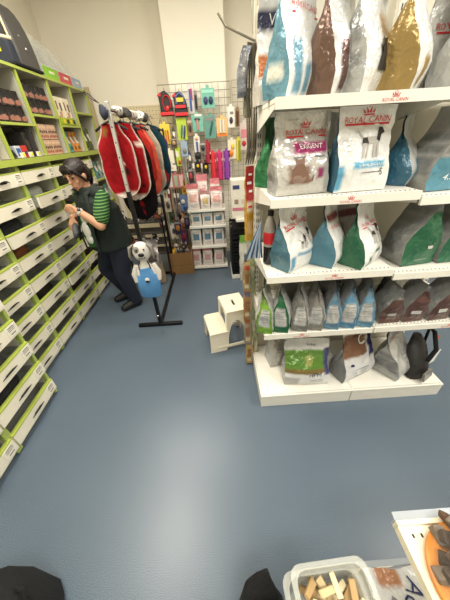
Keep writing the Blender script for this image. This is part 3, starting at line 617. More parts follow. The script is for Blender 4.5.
coat('dark teal pet coat with red lower half on the rack', RY0 + .78, .3, .54, (24, 54, 62), None, .08, .1, blots=[(.3, .78, .5, (170, 34, 36)), (-.3, .85, .5, (170, 34, 36))], seed=7)
coat('black pet coat with white piped hem toward the far end of the rack', RY0 + .92, .28, .62, (32, 32, 36), (200, 198, 196), .05, .1, seed=8)
coat('purple and navy pet coat, farthest on the rack', RY0 + 1.08, .26, .5, (64, 46, 96), None, .06, .1, seed=9)
def cap():
    t = thing('navy_pouch', 'navy bundled pouch with cord on the near end of the rack rail', 'pouch', (RX - .03, RY0 - .03, 1.82))
    b = MB().ell((0, 0, 0), (.028, .024, .045), n=16)
    for v in b.v: v += noise.noise_vector(v * 25) * .012
    b.build('pouch', M('navy_cloth', (36, 40, 56), .85), t); MB().tube([(-.01, 0, .05), (-.07, .02, .1), (-.1, .03, .12), (-.07, .03, .08), (-.01, 0, .05)], .003, 6).build('cord', black_metal, t)
cap()
for k in range(5):
    y = RY0 + .2 + .17 * k; w = MB().ell((0, 0, -.03), (.05 + .01 * (k % 2), .03, .035), n=12)
    for v in w.v: v += noise.noise_vector(v * 22 + Vector((k, k, 0))) * .016
    tag(w.build('fleece_collar', M('fleece_%d' % (k % 3), [(220, 214, 204), (60, 56, 54), (190, 180, 170)][k % 3], .95, bump=.4), None, (RX - .01 + .01 * k, y, RZ + .03)), ['white fleecy collar laid over the rail above the red coats', 'dark fleecy collar laid over the rail above the black coat', 'pale grey fleecy collar laid over the rail above the coral coat', 'white fleecy collar laid over the rail above the cream coat', 'dark fleecy collar near the far end of the rail'][k], 'collar')
def dog_toy():
    t = thing('dog_apron_display', 'hanging spotted white dog figure in a blue apron on the rack post', 'dog figure', (RX + .0, RY0 - .045, .4), .12)
    wm = M('plush_white', (226, 222, 214), .9, bump=.2); gm = M('plush_grey', (132, 128, 122), .9, bump=.2); bm = M('apron_blue', (86, 146, 204), .85, bump=.2, var=.12)
    y = 0
    b = MB(); b.oval([((0, y, .03), .03, .012), ((0, y, .08), .085, .028), ((0, y, .2), .095, .035), ((0, y, .3), .08, .03), ((0, y, .345), .04, .02), ((0, y, .37), .03, .018)], 18)
    b.build('body', wm, t)
    for s in (-1, 1): MB().tube([(s * .075, y, .33), (s * .105, y, .25), (s * .1, y, .17)], [.02, .028, .022], 10).build('arm', wm, t)
    h = MB().ell((0, y, .455), (.078, .045, .088), n=18); h.build('head', wm, t)
    for s in (-1, 1): MB().tube([(s * .055, y - .01, .525), (s * .09, y - .015, .5), (s * .1, y - .02, .43), (s * .095, y - .02, .39)], [.014, .028, .026, .01], 10, squash=.5).build('ear', gm, t)
    MB().ell((-.032, y - .036, .485), (.024, .014, .028)).build('eye_patch', gm, t)
    for s in (-1, 1): MB().ell((s * .03, y - .046, .485), .008).build('eye', black_metal, t)
    MB().ell((0, y - .05, .44), (.026, .014, .017)).build('nose', black_metal, t)
    MB().tube([(-.03, y - .042, .415), (-.012, y - .047, .402), (0, y - .048, .41), (.012, y - .047, .402), (.03, y - .042, .415)], .003, 6).build('mouth', black_metal, t)
    a = MB(); a.oval([((0, y, .0), .085, .03), ((0, y, .02), .098, .04), ((0, y, .16), .106, .044), ((0, y, .23), .098, .042), ((0, y - .01, .24), .07, .03), ((0, y - .01, .3), .058, .027), ((0, y - .01, .305), .05, .022)], 20)
    for v in a.v: v += noise.noise_vector(v * 14) * .008; v.z = max(0, v.z)
    ap = a.build('apron', bm, t)
    for s in (-1, 1): MB().tube([(s * .05, y - .034, .3), (s * .045, y - .03, .34), (s * .03, y - .02, .372)], .005, 6).build('strap', black_cloth, t)
    e = MB().ell((0, y - .047, .2), (.02, .006, .022)); e.build('dog_face_patch', wm, t); MB().ell((0, y - .053, .185), (.018, .004, .01)).build('patch_muzzle', black_metal, t)
    MB().tube([(0, y, .535), (0, y + .02, .6), (0, y + .03, .66)], .003, 6).build('hanging_loop', black_metal, t)
dog_toy()
# ------------------------------------------------------------------ wire grid with hanging goods on the end wall
GRY = 3.93
def grid(label, x0, x1, z0, z1, Y, pitch=.075):
    t = thing('grid_panel', label, 'grid panel', (0, Y, 0)); b = MB()
    n = round((x1 - x0) / pitch)
    for k in range(n + 1): x = x0 + k * (x1 - x0) / n; b.tube([(x, 0, z0), (x, 0, z1)], .0035, 5)
    n = round((z1 - z0) / pitch)
    for k in range(n + 1): z = z0 + k * (z1 - z0) / n; b.tube([(x0, .005, z), (x1, .005, z)], .0035, 5)
    b.build('wire_mesh', galv, t); return t
g1 = grid('wire display grid with colourful pet goods hung in front of the pillar', -.62, .26, .01, 2.2, GRY)
g2 = grid('wire display grid on the far wall right of the pillar', .3, 1.1, .01, 2.25, 4.24)
pb = MB().box((-1.0, 4.285, 1.025), (.95, .02, 2.05))
for i in range(22):
    for j in range(4): pb.box((-1.45 + i * .042, 4.2745, 2.03 - j * .042), (.008, .002, .008), m=1)
tag(pb.build('pegboard', [M('pegboard_beige', (206, 192, 156), .7), hole]), 'beige pegboard on the far wall behind the clothes rack', 'pegboard')
def inkm(c): return M('ink_%d_%d_%d' % c, c, .5)
def hook(parent, x, z, y1, Y):
    MB().tube([(x, 0, z), (x, y1 - Y + .004, z + .004), (x, y1 - Y - .012, z + .02)], .003, 6).build('hook', galv, parent)
def carded(name, label, cat, px, py, w, h, col, items, Y=3.86, rz=0, group=None, g=None, gY=GRY):
    """a flat pack on a peg: px frame centre and size, items (kind, u, v, su, sv, colour) on its face"""
    c = P(px, py, Y=Y); a = P(px - w / 2, py, Y=Y); b_ = P(px + w / 2, py, Y=Y); u = P(px, py - h / 2, Y=Y); d = P(px, py + h / 2, Y=Y)
    W = (b_ - a).length; Hh = u.z - d.z; t = thing(name, label, cat, (c.x, Y, d.z), rz, group)
    m = MB().box((0, 0, Hh / 2), (W, .006, Hh)).box((0, 0, Hh + .012), (.035, .003, .03)); m.build('backing_card', M('card_%d_%d_%d' % col, col, .5, var=.12, vscale=25), t)
    for kind, x, z, sx, sz, cc in items:
        k = MB(); X, Z = x * W, z * Hh; sx, sz = sx * W, sz * Hh
        if kind == 'o': k.ell((X, -.012, Z), (sx / 2, .012, sz / 2), n=12)
        elif kind == 'b': k.box((X, -.004, Z), (sx, .004, sz))
        elif kind == 'r': k.tube([(X, -.014, Z - sz / 2), (X, -.014, Z + sz / 2)], sx / 2, 8)
        elif kind == 's': k.tube([(X - sx / 2, -.01, Z - sz / 2), (X, -.012, Z), (X + sx / 2, -.01, Z + sz / 2)], [.008, .012, .008], 8)
        elif kind == 'ring': k.tube([(X + sx / 2 * math.cos(q * math.pi / 8), -.014, Z + sz / 2 * math.sin(q * math.pi / 8)) for q in range(17)], .008, 8)
        k.build({'o': 'blister_item', 'b': 'printed_panel', 'r': 'blister_tool', 's': 'blister_tool', 'ring': 'strap'}[kind], inkm(cc), t)
    hook(g or g1, c.x, d.z + Hh + .018, Y, gY)
    return t
K, Rd, Wh, Yl, Tl, Lm, Bl, Or, Pk, Pu, Gy = (26, 24, 26), (206, 40, 46), (226, 222, 212), (224, 196, 50), (112, 178, 160), (178, 200, 60), (60, 96, 160), (222, 130, 50), (226, 140, 150), (130, 60, 150), (130, 128, 124)
def penguin(label, px, py, w, h, yellow):
    c = P(px, py, Y=3.86); W = P(px + w / 2, py, Y=3.86).x - P(px - w / 2, py, Y=3.86).x; zb = P(px, py + h / 2, Y=3.86).z; Hh = P(px, py - h / 2, Y=3.86).z - zb
    t = thing('pet_backpack', label, 'pet backpack', (c.x, 3.86, zb))
    b = MB().prism([(-.5 * W, 0), (.5 * W, 0), (.48 * W, .5 * Hh), (.3 * W, .85 * Hh), (.0, Hh), (-.35 * W, .92 * Hh), (-.6 * W, .84 * Hh), (-.5 * W, .74 * Hh), (-.46 * W, .5 * Hh)], -.03, .03); b.build('body', M('black_nylon', (34, 31, 32), .55), t, bevel=.012)
    MB().box((0, -.034, .1 * Hh), (W * 1.04, .02, .14 * Hh)).build('red_band', inkm(Rd), t, bevel=.004)
    if yellow:
        MB().box((0, -.036, .66 * Hh), (W * .5, .012, .16 * Hh)).build('yellow_label', inkm(Yl), t); MB().box((0, -.036, .4 * Hh), (W * .8, .02, .12 * Hh)).build('red_strap', inkm(Rd), t)
        MB().tube([(-.3 * W, -.034, .5 * Hh), (-.28 * W, -.034, .8 * Hh), (0, -.034, .92 * Hh), (.28 * W, -.034, .8 * Hh), (.3 * W, -.034, .5 * Hh)], .01, 8).build('grey_piping', inkm((90, 110, 160)), t)
    else:
        MB().tube([(.1 * W + .3 * W * math.cos(a), -.036, .5 * Hh + .3 * Hh * math.sin(a)) for a in [i * .42 - .6 for i in range(14)]], .014, 8, squash=.5).build('red_strap', inkm(Rd), t)
        MB().ell((.1 * W, -.034, .32 * Hh), (.15 * W, .014, .1 * Hh)).build('red_pocket', inkm((200, 60, 62)), t)
    MB().prism([(-.62 * W, .8 * Hh), (-.3 * W, .94 * Hh), (-.3 * W, .78 * Hh)], -.036, -.03).build('red_flap', inkm(Rd), t)
    hook(g1, c.x, zb + Hh, 3.86, GRY)
penguin('black pet backpack with looping red straps, hung at the left of the grid', 166, 103.5, 13, 26, False)
penguin('black pet backpack with yellow label and red straps, second on the grid', 180.5, 104, 13, 26, True)
CD = [
 ('brush_pack', 'slim red white and blue brush pack beside the second backpack', 'grooming tool', 191, 100, 5, 27, (206, 200, 200), [('r', -.1, .5, .4, .8, Bl), ('r', .2, .72, .3, .4, Rd)]),
 ('brush_pack', 'slim dark grey tool pack left of the teal oval brush card', 'grooming tool', 196, 102, 3.5, 17, Gy, [('r', 0, .5, .5, .8, K)]),
 ('brush_card', 'teal card with two dark blue oval brushes at the top of the grid', 'grooming tool', 208, 98, 13, 20, Tl, [('o', -.2, .38, .34, .42, (50, 60, 100)), ('o', .2, .38, .34, .42, (40, 48, 84)), ('b', 0, .84, .9, .16, (150, 210, 190))]),
 ('tool_card', 'teal card with a pink handled tool below the slim brush packs', 'grooming tool', 197.5, 123, 11.5, 17, Tl, [('r', 0, .4, .16, .6, (226, 130, 120)), ('o', 0, .74, .5, .16, (70, 70, 76)), ('b', .1, .96, .6, .14, Wh)]),
 ('tool_card', 'dull teal card with a dark green shear in the grid centre', 'grooming tool', 210, 127, 11, 23, (96, 146, 134), [('s', .1, .45, .3, .6, (40, 90, 80)), ('b', 0, .85, .8, .14, Gy)]),
 ('treat_pack', 'orange and white bone pattern pack right of the dull teal card', 'treat pack', 222, 127, 10.5, 19, (226, 186, 120), [('r', -.15, .55, .2, .7, Wh), ('r', .15, .55, .2, .7, Wh), ('b', 0, .1, 1, .16, Or)]),
 ('tool_card', 'yellow card with orange and black tools under the first backpack', 'grooming tool', 165.5, 134, 9.5, 20, (222, 200, 70), [('r', -.2, .45, .16, .7, K), ('r', .05, .4, .14, .6, Or), ('r', .28, .4, .12, .6, (190, 90, 40))]),
 ('tool_card', 'lime card with two blue tools under the second backpack', 'grooming tool', 182, 129, 10, 22, Lm, [('s', -.05, .4, .2, .6, (70, 120, 150)), ('s', .22, .35, .2, .6, (60, 70, 110))]),
 ('tool_card', 'narrow lime card with a red spot below the blue tool card', 'grooming tool', 178, 156, 5, 20, Lm, [('o', .2, .2, .5, .2, Rd), ('b', -.1, .6, .5, .3, Wh)]),
 ('toy_pack', 'pale blue pack below the lime card with blue tools', 'toy pack', 184.5, 149, 6.5, 15, (150, 170, 190), [('o', 0, .4, .6, .4, Gy)]),
 ('toothbrush_pack', 'white pack with a blue brush below the pink tool card', 'toothbrush pack', 197, 144, 6, 16, Wh, [('r', 0, .35, .3, .6, Bl), ('o', 0, .84, .5, .2, (226, 170, 120))]),
 ('toy_pack', 'dark round black toy pack below the blue toothbrush pack', 'toy', 198, 156, 6, 7, (70, 68, 66), [('o', 0, .5, .9, .8, K)]),
 ('spray_pack', 'white bottle pack with dark emblem on the right grid', 'bottle pack', 231, 117, 7, 21, Wh, [('o', 0, .35, .5, .34, (60, 56, 70)), ('b', .1, .7, .5, .12, Gy)]),
 ('toy_card', 'white triangular card with orange toys at the right of the grid', 'toy pack', 232, 149, 8, 19, (226, 216, 190), [('o', -.1, .3, .5, .4, Or), ('o', .1, .65, .4, .3, Yl)]),
 ('chew_stick_pack', 'upright yellow green stick pack right of the orange toy card', 'treat pack', 238.5, 150, 4.5, 22, (200, 190, 60), [('r', -.2, .5, .3, .9, (220, 210, 80)), ('r', .25, .5, .3, .9, (140, 150, 40))]),
 ('hook_card', 'white notched card left of the narrow lime card', 'card pack', 170, 157, 8, 13, (232, 226, 206), [('b', -.25, .5, .3, .5, (220, 190, 110))]),
 ('hook_card', 'small white label card directly below the white notched card', 'card pack', 172, 168, 9, 6, (236, 232, 220), [('b', 0, .5, .5, .2, (220, 200, 120))]),
 ('chew_pack', 'wide pink and white striped pack below the small white label', 'treat pack', 176, 181, 17, 14, (196, 120, 120), [('b', -.32, .5, .2, .8, Wh), ('b', .0, .5, .2, .8, (170, 190, 160)), ('b', .32, .5, .2, .8, (226, 190, 180))]),
 ('roll_pack', 'dark red roll pack, left of the red and purple rolls', 'roll pack', 208, 153, 6, 22, (150, 40, 56), [('r', 0, .5, .6, .9, (170, 40, 60)), ('b', 0, .5, .9, .1, Wh)]),
 ('roll_pack', 'bright red roll pack with black bands in the row of rolls', 'roll pack', 213.5, 166, 6, 27, (206, 50, 60), [('r', 0, .5, .7, .9, (216, 50, 60)), ('b', 0, .35, .9, .1, K), ('b', 0, .7, .9, .1, Wh)]),
 ('roll_pack', 'magenta roll pack between the red and purple rolls', 'roll pack', 220, 166, 6, 28, (190, 50, 110), [('r', 0, .5, .7, .9, (200, 50, 110)), ('b', 0, .4, .9, .1, K), ('b', 0, .75, .9, .1, Wh)]),
 ('roll_pack', 'purple roll pack at the right of the row of rolls', 'roll pack', 227, 165, 6.5, 29, Pu, [('r', 0, .5, .7, .9, (140, 66, 166)), ('b', 0, .35, .9, .1, (200, 60, 120)), ('b', 0, .7, .9, .1, Wh)]),
 ('whistle_card', 'small black card with a yellow face, left of its pair', 'card pack', 198, 167, 5.5, 11, K, [('o', 0, .6, .5, .35, Yl)]),
 ('whistle_card', 'small black card with a yellow face, right of its pair', 'card pack', 206, 168, 5.5, 11, K, [('o', 0, .6, .5, .35, Yl)]),
 ('toy_bag', 'yellow bag of toys beside the pink and white striped pack', 'toy pack', 184, 187, 5, 14, (200, 160, 50), [('o', 0, .4, .7, .5, (170, 110, 50))]),
 ('toy_bag', 'blue and white bag of toys low on the grid left of the pink packs', 'toy pack', 184, 203, 7, 16, (110, 130, 170), [('o', -.1, .6, .6, .3, Wh), ('o', .1, .25, .6, .3, Bl)]),
 ('toy_bag', 'grey bag of small toys low on the grid beside the hanging leads', 'toy pack', 178, 212, 6, 15, (130, 120, 112), [('o', 0, .5, .6, .5, (80, 70, 70))]),
 ('toy_bag', 'orange brown bag of toys at the lower left of the grid', 'toy pack', 183, 222, 6, 15, (190, 130, 90), [('o', 0, .6, .6, .4, (220, 190, 170)), ('o', 0, .2, .6, .3, (120, 70, 50))]),
 ('toy_bag', 'green and dark bag of toys at the lower left of the grid', 'toy pack', 172, 216, 6, 13, (60, 84, 56), [('o', 0, .5, .6, .5, (40, 50, 44))]),
 ('toy_bag', 'purple and red bag hanging low beside the pack stand', 'toy pack', 184.5, 238, 6, 17, (96, 56, 100), [('o', 0, .6, .6, .4, (170, 50, 70))]),
 ('toy_bag', 'white and black toy bag above the cardboard box', 'toy pack', 174, 232, 7, 14, (206, 200, 190), [('o', 0, .6, .4, .4, (60, 56, 56)), ('o', .1, .2, .5, .3, (200, 180, 160))]),
]
for q in CD: carded(*q)
carded('treat_tube', 'pink and white treat tube pack at the right end of the back grid', 'treat pack', 244, 136, 8, 28, (222, 206, 200), [('b', 0, .6, .7, .3, Pk), ('o', 0, .25, .5, .2, Rd)], Y=4.16, g=g2, gY=4.24)
carded('treat_pack', 'brown and clear treat pack beside the white bottle pack', 'treat pack', 237.5, 118, 4, 17, (150, 120, 90), [('r', 0, .5, .5, .8, (90, 60, 40))], Y=4.16, g=g2, gY=4.24)
lead_c = [(150, 40, 46), (50, 46, 60), (40, 40, 44), (86, 50, 110), (36, 60, 110), (120, 110, 100), (170, 60, 50), (44, 44, 48)]
lead_n = ['dark red', 'charcoal', 'black', 'purple', 'blue', 'grey', 'brick red', 'dull black']
def lead(label, px, py0, py1, c, Y=3.88, g=None):
    a = P(px, py0, Y=Y); b = P(px, py1, Y=Y); L = a.z - b.z; t = thing('dog_lead', label, 'dog lead', (a.x, Y, a.z), random.uniform(-.3, .3), 'dog leads on the grid')
    m = MB(); m.tube([(-.012, 0, -L * .96), (-.018, 0, -L * .5), (-.012, 0, -.02), (0, 0, 0), (.012, 0, -.02), (.02, -.004, -L * .45), (.012, -.004, -L)], [.008, .009, .009, .008, .009, .009, .008], 6, squash=.45)
    m.build('strap', M('lead_%d_%d_%d' % c, c, .8), t); MB().box((0, -.008, -.07), (.028, .006, .06)).build('card_tag', card_white, t)
    MB().tube([(.012, -.004, -L), (.012, -.004, -L - .03), (.002, -.004, -L - .045), (-.006, -.004, -L - .03)], .004, 6).build('clip', chrome, t)
    hook(g1, a.x, a.z - .003, Y, GRY)
spots = [('at the far left of the grid under the first backpack', 160, 120, 190), ('left of the yellow tool card', 158, 128, 210), ('between the yellow and lime tool cards', 173, 128, 176), ('right of the narrow lime card', 187, 150, 192), ('in the cluster above the striped pack', 189.5, 152, 196),
         ('right in the cluster above the pink packs', 193, 160, 186), ('second in the cluster above the pink packs', 201, 160, 178), ('under the dull teal card', 204, 142, 172), ('above the cardboard box', 168, 186, 235), ('beside the blue toy bag', 189, 190, 235),
         ('low beside the white and black toy bag', 179, 200, 238), ('under the striped pack', 174, 190, 226), ('at the lower left of the grid', 164, 178, 236), ('left of the orange brown toy bag', 177.5, 190, 246)]
for k, (s, px, a, b) in enumerate(spots): lead('%s webbing lead hung %s' % (lead_n[k % 8], s), px, a, b, lead_c[k % 8], Y=3.885 - .01 * (k % 3))
random.seed(21)
rows = [('upper', 150, 178, 4), ('middle', 172, 205, 6), ('lower', 200, 232, 6), ('lowest', 218, 252, 5)]
nth = ['far left', 'left', 'left of centre', 'right of centre', 'right', 'far right']
for r, (nm, a, b, n) in enumerate(rows):
    for k in range(n):
        px = 157 + (k + .5) * 34 / n + random.uniform(-1, 1); c = lead_c[(k * 3 + r) % 8]
        lead('short %s lead, %s cluttered row left of pack stand, %s' % (lead_n[(k * 3 + r) % 8], nm, nth[k if n > 4 else k + 1]), px, a + random.uniform(-3, 3), b + random.uniform(-3, 3), c, 3.9)
for k, (px, py, w, h, c, ic, lb) in enumerate(((160, 200, 8, 15, (70, 60, 60), (150, 140, 130), 'dark bag with pale toy behind the coat hems'), (168, 205, 6, 14, (180, 170, 150), (70, 60, 50), 'cream bag with dark toy left of the green bag'), (163, 222, 8, 14, (90, 40, 44), (200, 190, 180), 'maroon bag with a white toy above the yellow soft toy'), (178, 228, 7, 13, (60, 56, 80), (190, 120, 60), 'indigo bag with an orange toy above the cardboard box'),
        (187, 222, 5, 14, (40, 40, 44), (120, 90, 150), 'black bag with purple toy beside the third tier of packs'), (203, 148, 6, 10, (120, 110, 100), (40, 40, 40), 'small grey pack below the dull teal card'), (191, 176, 5, 14, (56, 50, 52), (180, 60, 60), 'dark pack with red toy left of the pink packs'), (165, 170, 7, 14, (110, 50, 44), (40, 30, 30), 'rust coloured pack left of the wide striped pack'), (190, 128, 5, 16, (140, 110, 80), (60, 50, 44), 'tan pack between the lime and pink tool cards'), (174, 143, 6, 9, (90, 70, 60), (180, 150, 110), 'brown pack between the yellow and lime cards'))):
    carded('toy_bag', lb, 'toy pack', px, py, w, h, c, [('o', 0, .5, .6, .5, ic), ('b', 0, .9, .9, .16, mixc(c, (230, 230, 220), .5))], Y=3.84)
# ------------------------------------------------------------------ stand with packs, box of toys, sack
SX0, SX1, SY = -.385, .11, 3.38
def stand():
    t = thing('pack_stand', 'narrow white four-tier stand of small packs against the end wall', 'display stand', ((SX0 + SX1) / 2, SY, 0)); w = SX1 - SX0
    for s in (-1, 1): MB().box((s * (w / 2 - .01), .3, .5), (.02, .02, 1.0)).build('post', galv, t)
    MB().box((0, .315, .5), (w, .012, 1.0)).build('back_panel', M('grey_panel', (120, 114, 104), .6), t)
    for z in (.05, .36, .647, .862):
        MB().box((0, .155, z - .008), (w, .31, .014)).box((0, .003, z - .012), (w, .01, .03)).build('shelf', shelf_white, t, bevel=.002)
stand()
def pack(label, px, Y, z, wpx, h, col, pic, seed, cat='pet food pack'):
    x = Xat(px, Y, z); w = wpx * .0133 * Y / 3.4; h *= 1.1
    food_bag(label, x, Y, z, w, .06, h, 0, front=(224, 216, 208), side=col, back=col, name='food_pack', cat=cat, seed=seed, amp=.005, bands=[('front', 0, 1, .78, 1, col), ('front', .2, .85, .3, .6, pic), ('front', .15, .8, .08, .22, (210, 200, 196))], prints=[('@line', 'front', .5, .66, w * .7, M('pink_print', (200, 60, 90), .5) if col[0] > 180 else navy_ink)], close=.8, fold=.2)
PKc, BLc, GYc = (222, 120, 130), (120, 160, 180), (150, 146, 140)
pack('tall pink and white pack at the back of the stand\'s top tier', 204, 3.56, .864, 10, .36, PKc, (222, 150, 150), 1)
pack('pink pack behind the right front pack on the top tier', 216, 3.56, .864, 9, .31, PKc, (200, 150, 150), 2)
pack('pink and white pack at the left front of the top tier', 194.5, 3.44, .864, 11, .28, (214, 110, 116), (226, 170, 160), 3)
pack('dusky pack with yellow picture at the middle front of the top tier', 206, 3.44, .864, 9, .2, (176, 120, 120), (190, 160, 90), 4)
pack('pink edged white pack at the right front of the top tier', 217, 3.44, .864, 11, .24, (216, 112, 120), (226, 160, 150), 5)
for i, (z, cs) in enumerate(((.649, (BLc, BLc, GYc)), (.362, (BLc, BLc, BLc)), (.052, (PKc, PKc, GYc)))):
    for j, px in enumerate((197.5, 208.5, 219.5) if i else (197, 208, 219)):
        nm = {BLc: 'pale blue', GYc: 'grey', PKc: 'pink'}[cs[j]]
        pack('%s pack on the %s tier of the stand, %s of three' % (nm, ['second', 'third', 'bottom'][i], ['left', 'middle', 'right'][j]), px, 3.46, z, 10.4, [.17, .25, .25][i], cs[j], [(90, 130, 150), (84, 130, 160), (206, 150, 156)][i], 10 * i + j)
cb = thing('cardboard_box', 'open brown cardboard box of toys left of the pack stand', 'box', (-.56, 3.43, 0))
kraft = M('kraft_card', (140, 104, 62), .8, var=.1)
b = MB(); w, d, h = .34, .28, .325
b.box((0, 0, .005), (w, d, .01))
for s in (-1, 1): b.box((s * w / 2, 0, h / 2), (.006, d, h)); b.box((0, s * d / 2, h / 2), (w, .006, h))
b.build('carton', kraft, cb)
b = MB().box((0, -d / 2 - .003, .14), (w * .95, .002, .004)); b.build('seam_line', M('kraft_dark', (96, 70, 44), .8), cb)
def plush_toy(label, loc, s, c1, c2, rz=0, kind=0, cat='soft toy'):
    t = thing('plush_toy', label, cat, loc, rz); m1 = M('plush_%d_%d_%d' % c1, c1, .95, bump=.4); m2 = M('plush_%d_%d_%d' % c2, c2, .95, bump=.4)
    MB().ell((0, 0, s * .5), (s * .5, s * .42, s * .5), n=14).build('body', m1, t)
    MB().ell((0, -s * .1, s * 1.15), (s * .38, s * .36, s * .36), n=14).build('head', m1, t)
    MB().ell((0, -s * .42, s * 1.08), (s * .17, s * .14, s * .13)).build('muzzle', m2, t)
    for q in (-1, 1):
        MB().ell((q * s * .3, -s * .02, s * 1.45), (s * .14, s * .08, s * (.14 if kind == 0 else .28))).build('ear', m2, t)
        MB().tube([(q * s * .4, -s * .1, s * .7), (q * s * .6, -s * .3, s * .4)], [s * .14, s * .12], 8).build('arm', m2, t)
        MB().tube([(q * s * .25, -s * .2, s * .2), (q * s * .35, -s * .6, s * .12)], [s * .16, s * .13], 8).build('leg', m1 if kind else m2, t)
        MB().ell((q * s * .14, -s * .43, s * 1.22), s * .045).build('eye', black_metal, t)
    return t
BX = [(-.66, 3.38, .2, (214, 160, 40), (220, 180, 60), 'yellow soft toy at the left front of the cardboard box'), (-.56, 3.36, .19, (46, 44, 48), (90, 88, 90), 'black soft toy at the front of the cardboard box'), (-.46, 3.38, .2, (120, 110, 104), (60, 56, 56), 'grey soft toy at the right front of the cardboard box'),
      (-.63, 3.5, .24, (196, 188, 176), (80, 76, 76), 'pale soft toy at the back left of the cardboard box'), (-.51, 3.5, .24, (70, 64, 62), (180, 170, 160), 'charcoal soft toy at the back right of the cardboard box')]
for x, y, z, c1, c2, l in BX: plush_toy(l, (x, y, z), .1, c1, c2, random.uniform(-.4, .4), 1)
HT = [(143, 219, 3.1, .085, (176, 172, 164), (40, 38, 40), 'grey and black soft toy hanging under the coral coat'), (151, 212, 3.1, .08, (50, 46, 46), (170, 166, 160), 'black soft toy with grey muzzle under the cream coat'), (147, 233, 3.08, .085, (186, 182, 174), (70, 66, 66), 'pale grey soft toy above the red and white pack'), (158, 222, 3.15, .08, (120, 66, 44), (50, 40, 44), 'brown soft toy left of the hanging leads'), (137, 228, 3.05, .07, (40, 90, 60), (190, 60, 40), 'green and red soft toy beside the rack post')]
shelf_low = thing('low_toy_table', 'low dark shelf rack of soft toys behind the clothes rack', 'shelving', (-1.0, 3.32, 0))
for z in (.38, .52, .66, .8): MB().box((0, 0, z - .01), (.62, .24, .02)).build('shelf', M('dark_shelf', (60, 56, 52), .7), shelf_low)
for sx in (-1, 1):
    for sy in (-1, 1): MB().box((sx * .3, sy * .11, .42), (.02, .02, .84)).build('leg', black_metal, shelf_low)
tl = [(-1.2, .8, (176, 172, 164), (40, 38, 40), 'grey and black soft toy at the left of the top toy shelf'), (-1.04, .8, (50, 46, 46), (170, 166, 160), 'black soft toy with pale muzzle on the top toy shelf'), (-.89, .8, (200, 196, 190), (70, 66, 66), 'white soft toy right on the top toy shelf'), (-.77, .8, (120, 66, 44), (50, 40, 44), 'brown soft toy at the right end of the top toy shelf'),
      (-1.16, .52, (40, 84, 60), (190, 60, 40), 'green and red soft toy on the middle toy shelf'), (-1.0, .52, (186, 182, 174), (70, 66, 66), 'pale grey soft toy in the middle of the middle toy shelf'), (-.84, .52, (52, 50, 54), (200, 196, 190), 'dark soft toy with white face on the middle toy shelf')]
for x, z, c1, c2, l in tl: plush_toy(l, (x, 3.27, z), .085, c1, c2, random.uniform(-.4, .4), 0)
tag(MB().ell((0, 0, .03), .03, n=16).build('tennis_ball', M('ball_yellow', (206, 220, 50), .9, bump=.3), None, (-1.02, 3.2, .66)), 'bright yellow ball on the shelf of soft toys behind the rack', 'ball')
def sack(name, label, cat, X, Y, z, r, h, c, seed, flat=1):
    b = MB().oval([((0, 0, 0), r * .85, r * .7), ((0, 0, .02), r, r * .8), ((0, 0, h * .5), r * 1.02, r * .82), ((0, 0, h * .8), r * .8, r * .6), ((.02, 0, h * .94), r * .6, r * .3), ((.03, 0, h), r * .5, r * .12)], 18)
    for v in b.v: v += noise.noise_vector(v * 9 + Vector((seed, 0, 0))) * .025; v.z = max(0, v.z)
    return tag(b.build(name, M('sack_%d_%d_%d' % c, c, .5, bump=.4, bscale=30, var=.25), None, (X, Y, z)), label, cat)
sack('beige_sack', 'beige sack standing on the floor left of the cardboard box', 'sack', -.86, 3.1, 0, .11, .3, (150, 132, 104), 3)
def crinkle():
    food_bag('red and white crinkled plastic pack standing behind the dog figure', -.9, 3.0, .3, .26, .1, .34, .1, front=(170, 160, 158), side=(150, 140, 140), back=(150, 140, 140), name='plastic_pack', cat='toy pack', seed=77, amp=.02, mat=foil_s, bands=[('front', .1, .5, .5, .8, (180, 40, 44)), ('front', .5, .9, .2, .5, (70, 60, 64)), ('front', .2, .4, .1, .3, (200, 44, 48))])
crinkle()
# ------------------------------------------------------------------ dark crates and white shelf beyond the gondola
def crate_stack():
    for k in range(4):
        z = .06 + k * .165; t = thing('black_crate', ['lowest', 'second', 'third', 'topmost'][k] + ' black slatted crate of the stack behind the food shelving', 'crate', (.42, 3.25, z), 0, 'stacked black crates')
        b = MB(); w, d, h = .52, .4, .16
        for s in (-1, 1):
            for j in range(3): b.box((s * w / 2, 0, .03 + j * .05), (.012, d, .03)); b.box((0, s * d / 2, .03 + j * .05), (w, .012, .03))
            for x in (-.25, -.08, .08, .25): b.box((x, s * d / 2, h / 2), (.016, .016, h))
        b.box((0, 0, .006), (w, d, .012)); b.build('crate_body', black_metal, t)
        MB().box((0, 0, .075), (w - .05, d - .05, .1)).build('dark_contents', black_cloth, t) if k < 4 else None
    tag(MB().box((.42, 3.25, .03), (.54, .42, .06)).build('base_plinth', shelf_white, None, bevel=.004), 'white plinth under the stack of black crates', 'plinth')
    t = thing('white_side_shelf', 'white shelf above the black crates holding a white carton', 'shelf', (.45, 3.2, .8))
    MB().box((.02, 0, .0), (.5, .4, .035)).build('shelf_board', shelf_white, t, bevel=.004)
    for s in (-1, 1): MB().box((s * .2, .17, -.39), (.03, .03, .76)).build('leg', black_metal, t)
crate_stack()
wb = small_box('white_carton', 'white carton with navy mark and pink band on the shelf above the crates', 'box', (.27, 3.13, .82), (.2, .19, .42), [(226, 222, 208), (50, 60, 110), (196, 120, 140), (150, 130, 110), (210, 190, 170)], rz=-math.pi / 2, blot=[(-.2, .82, .4, .1), (0, .25, .9, .09), (-.2, .45, .25, .12), (.2, .45, .2, .12)])
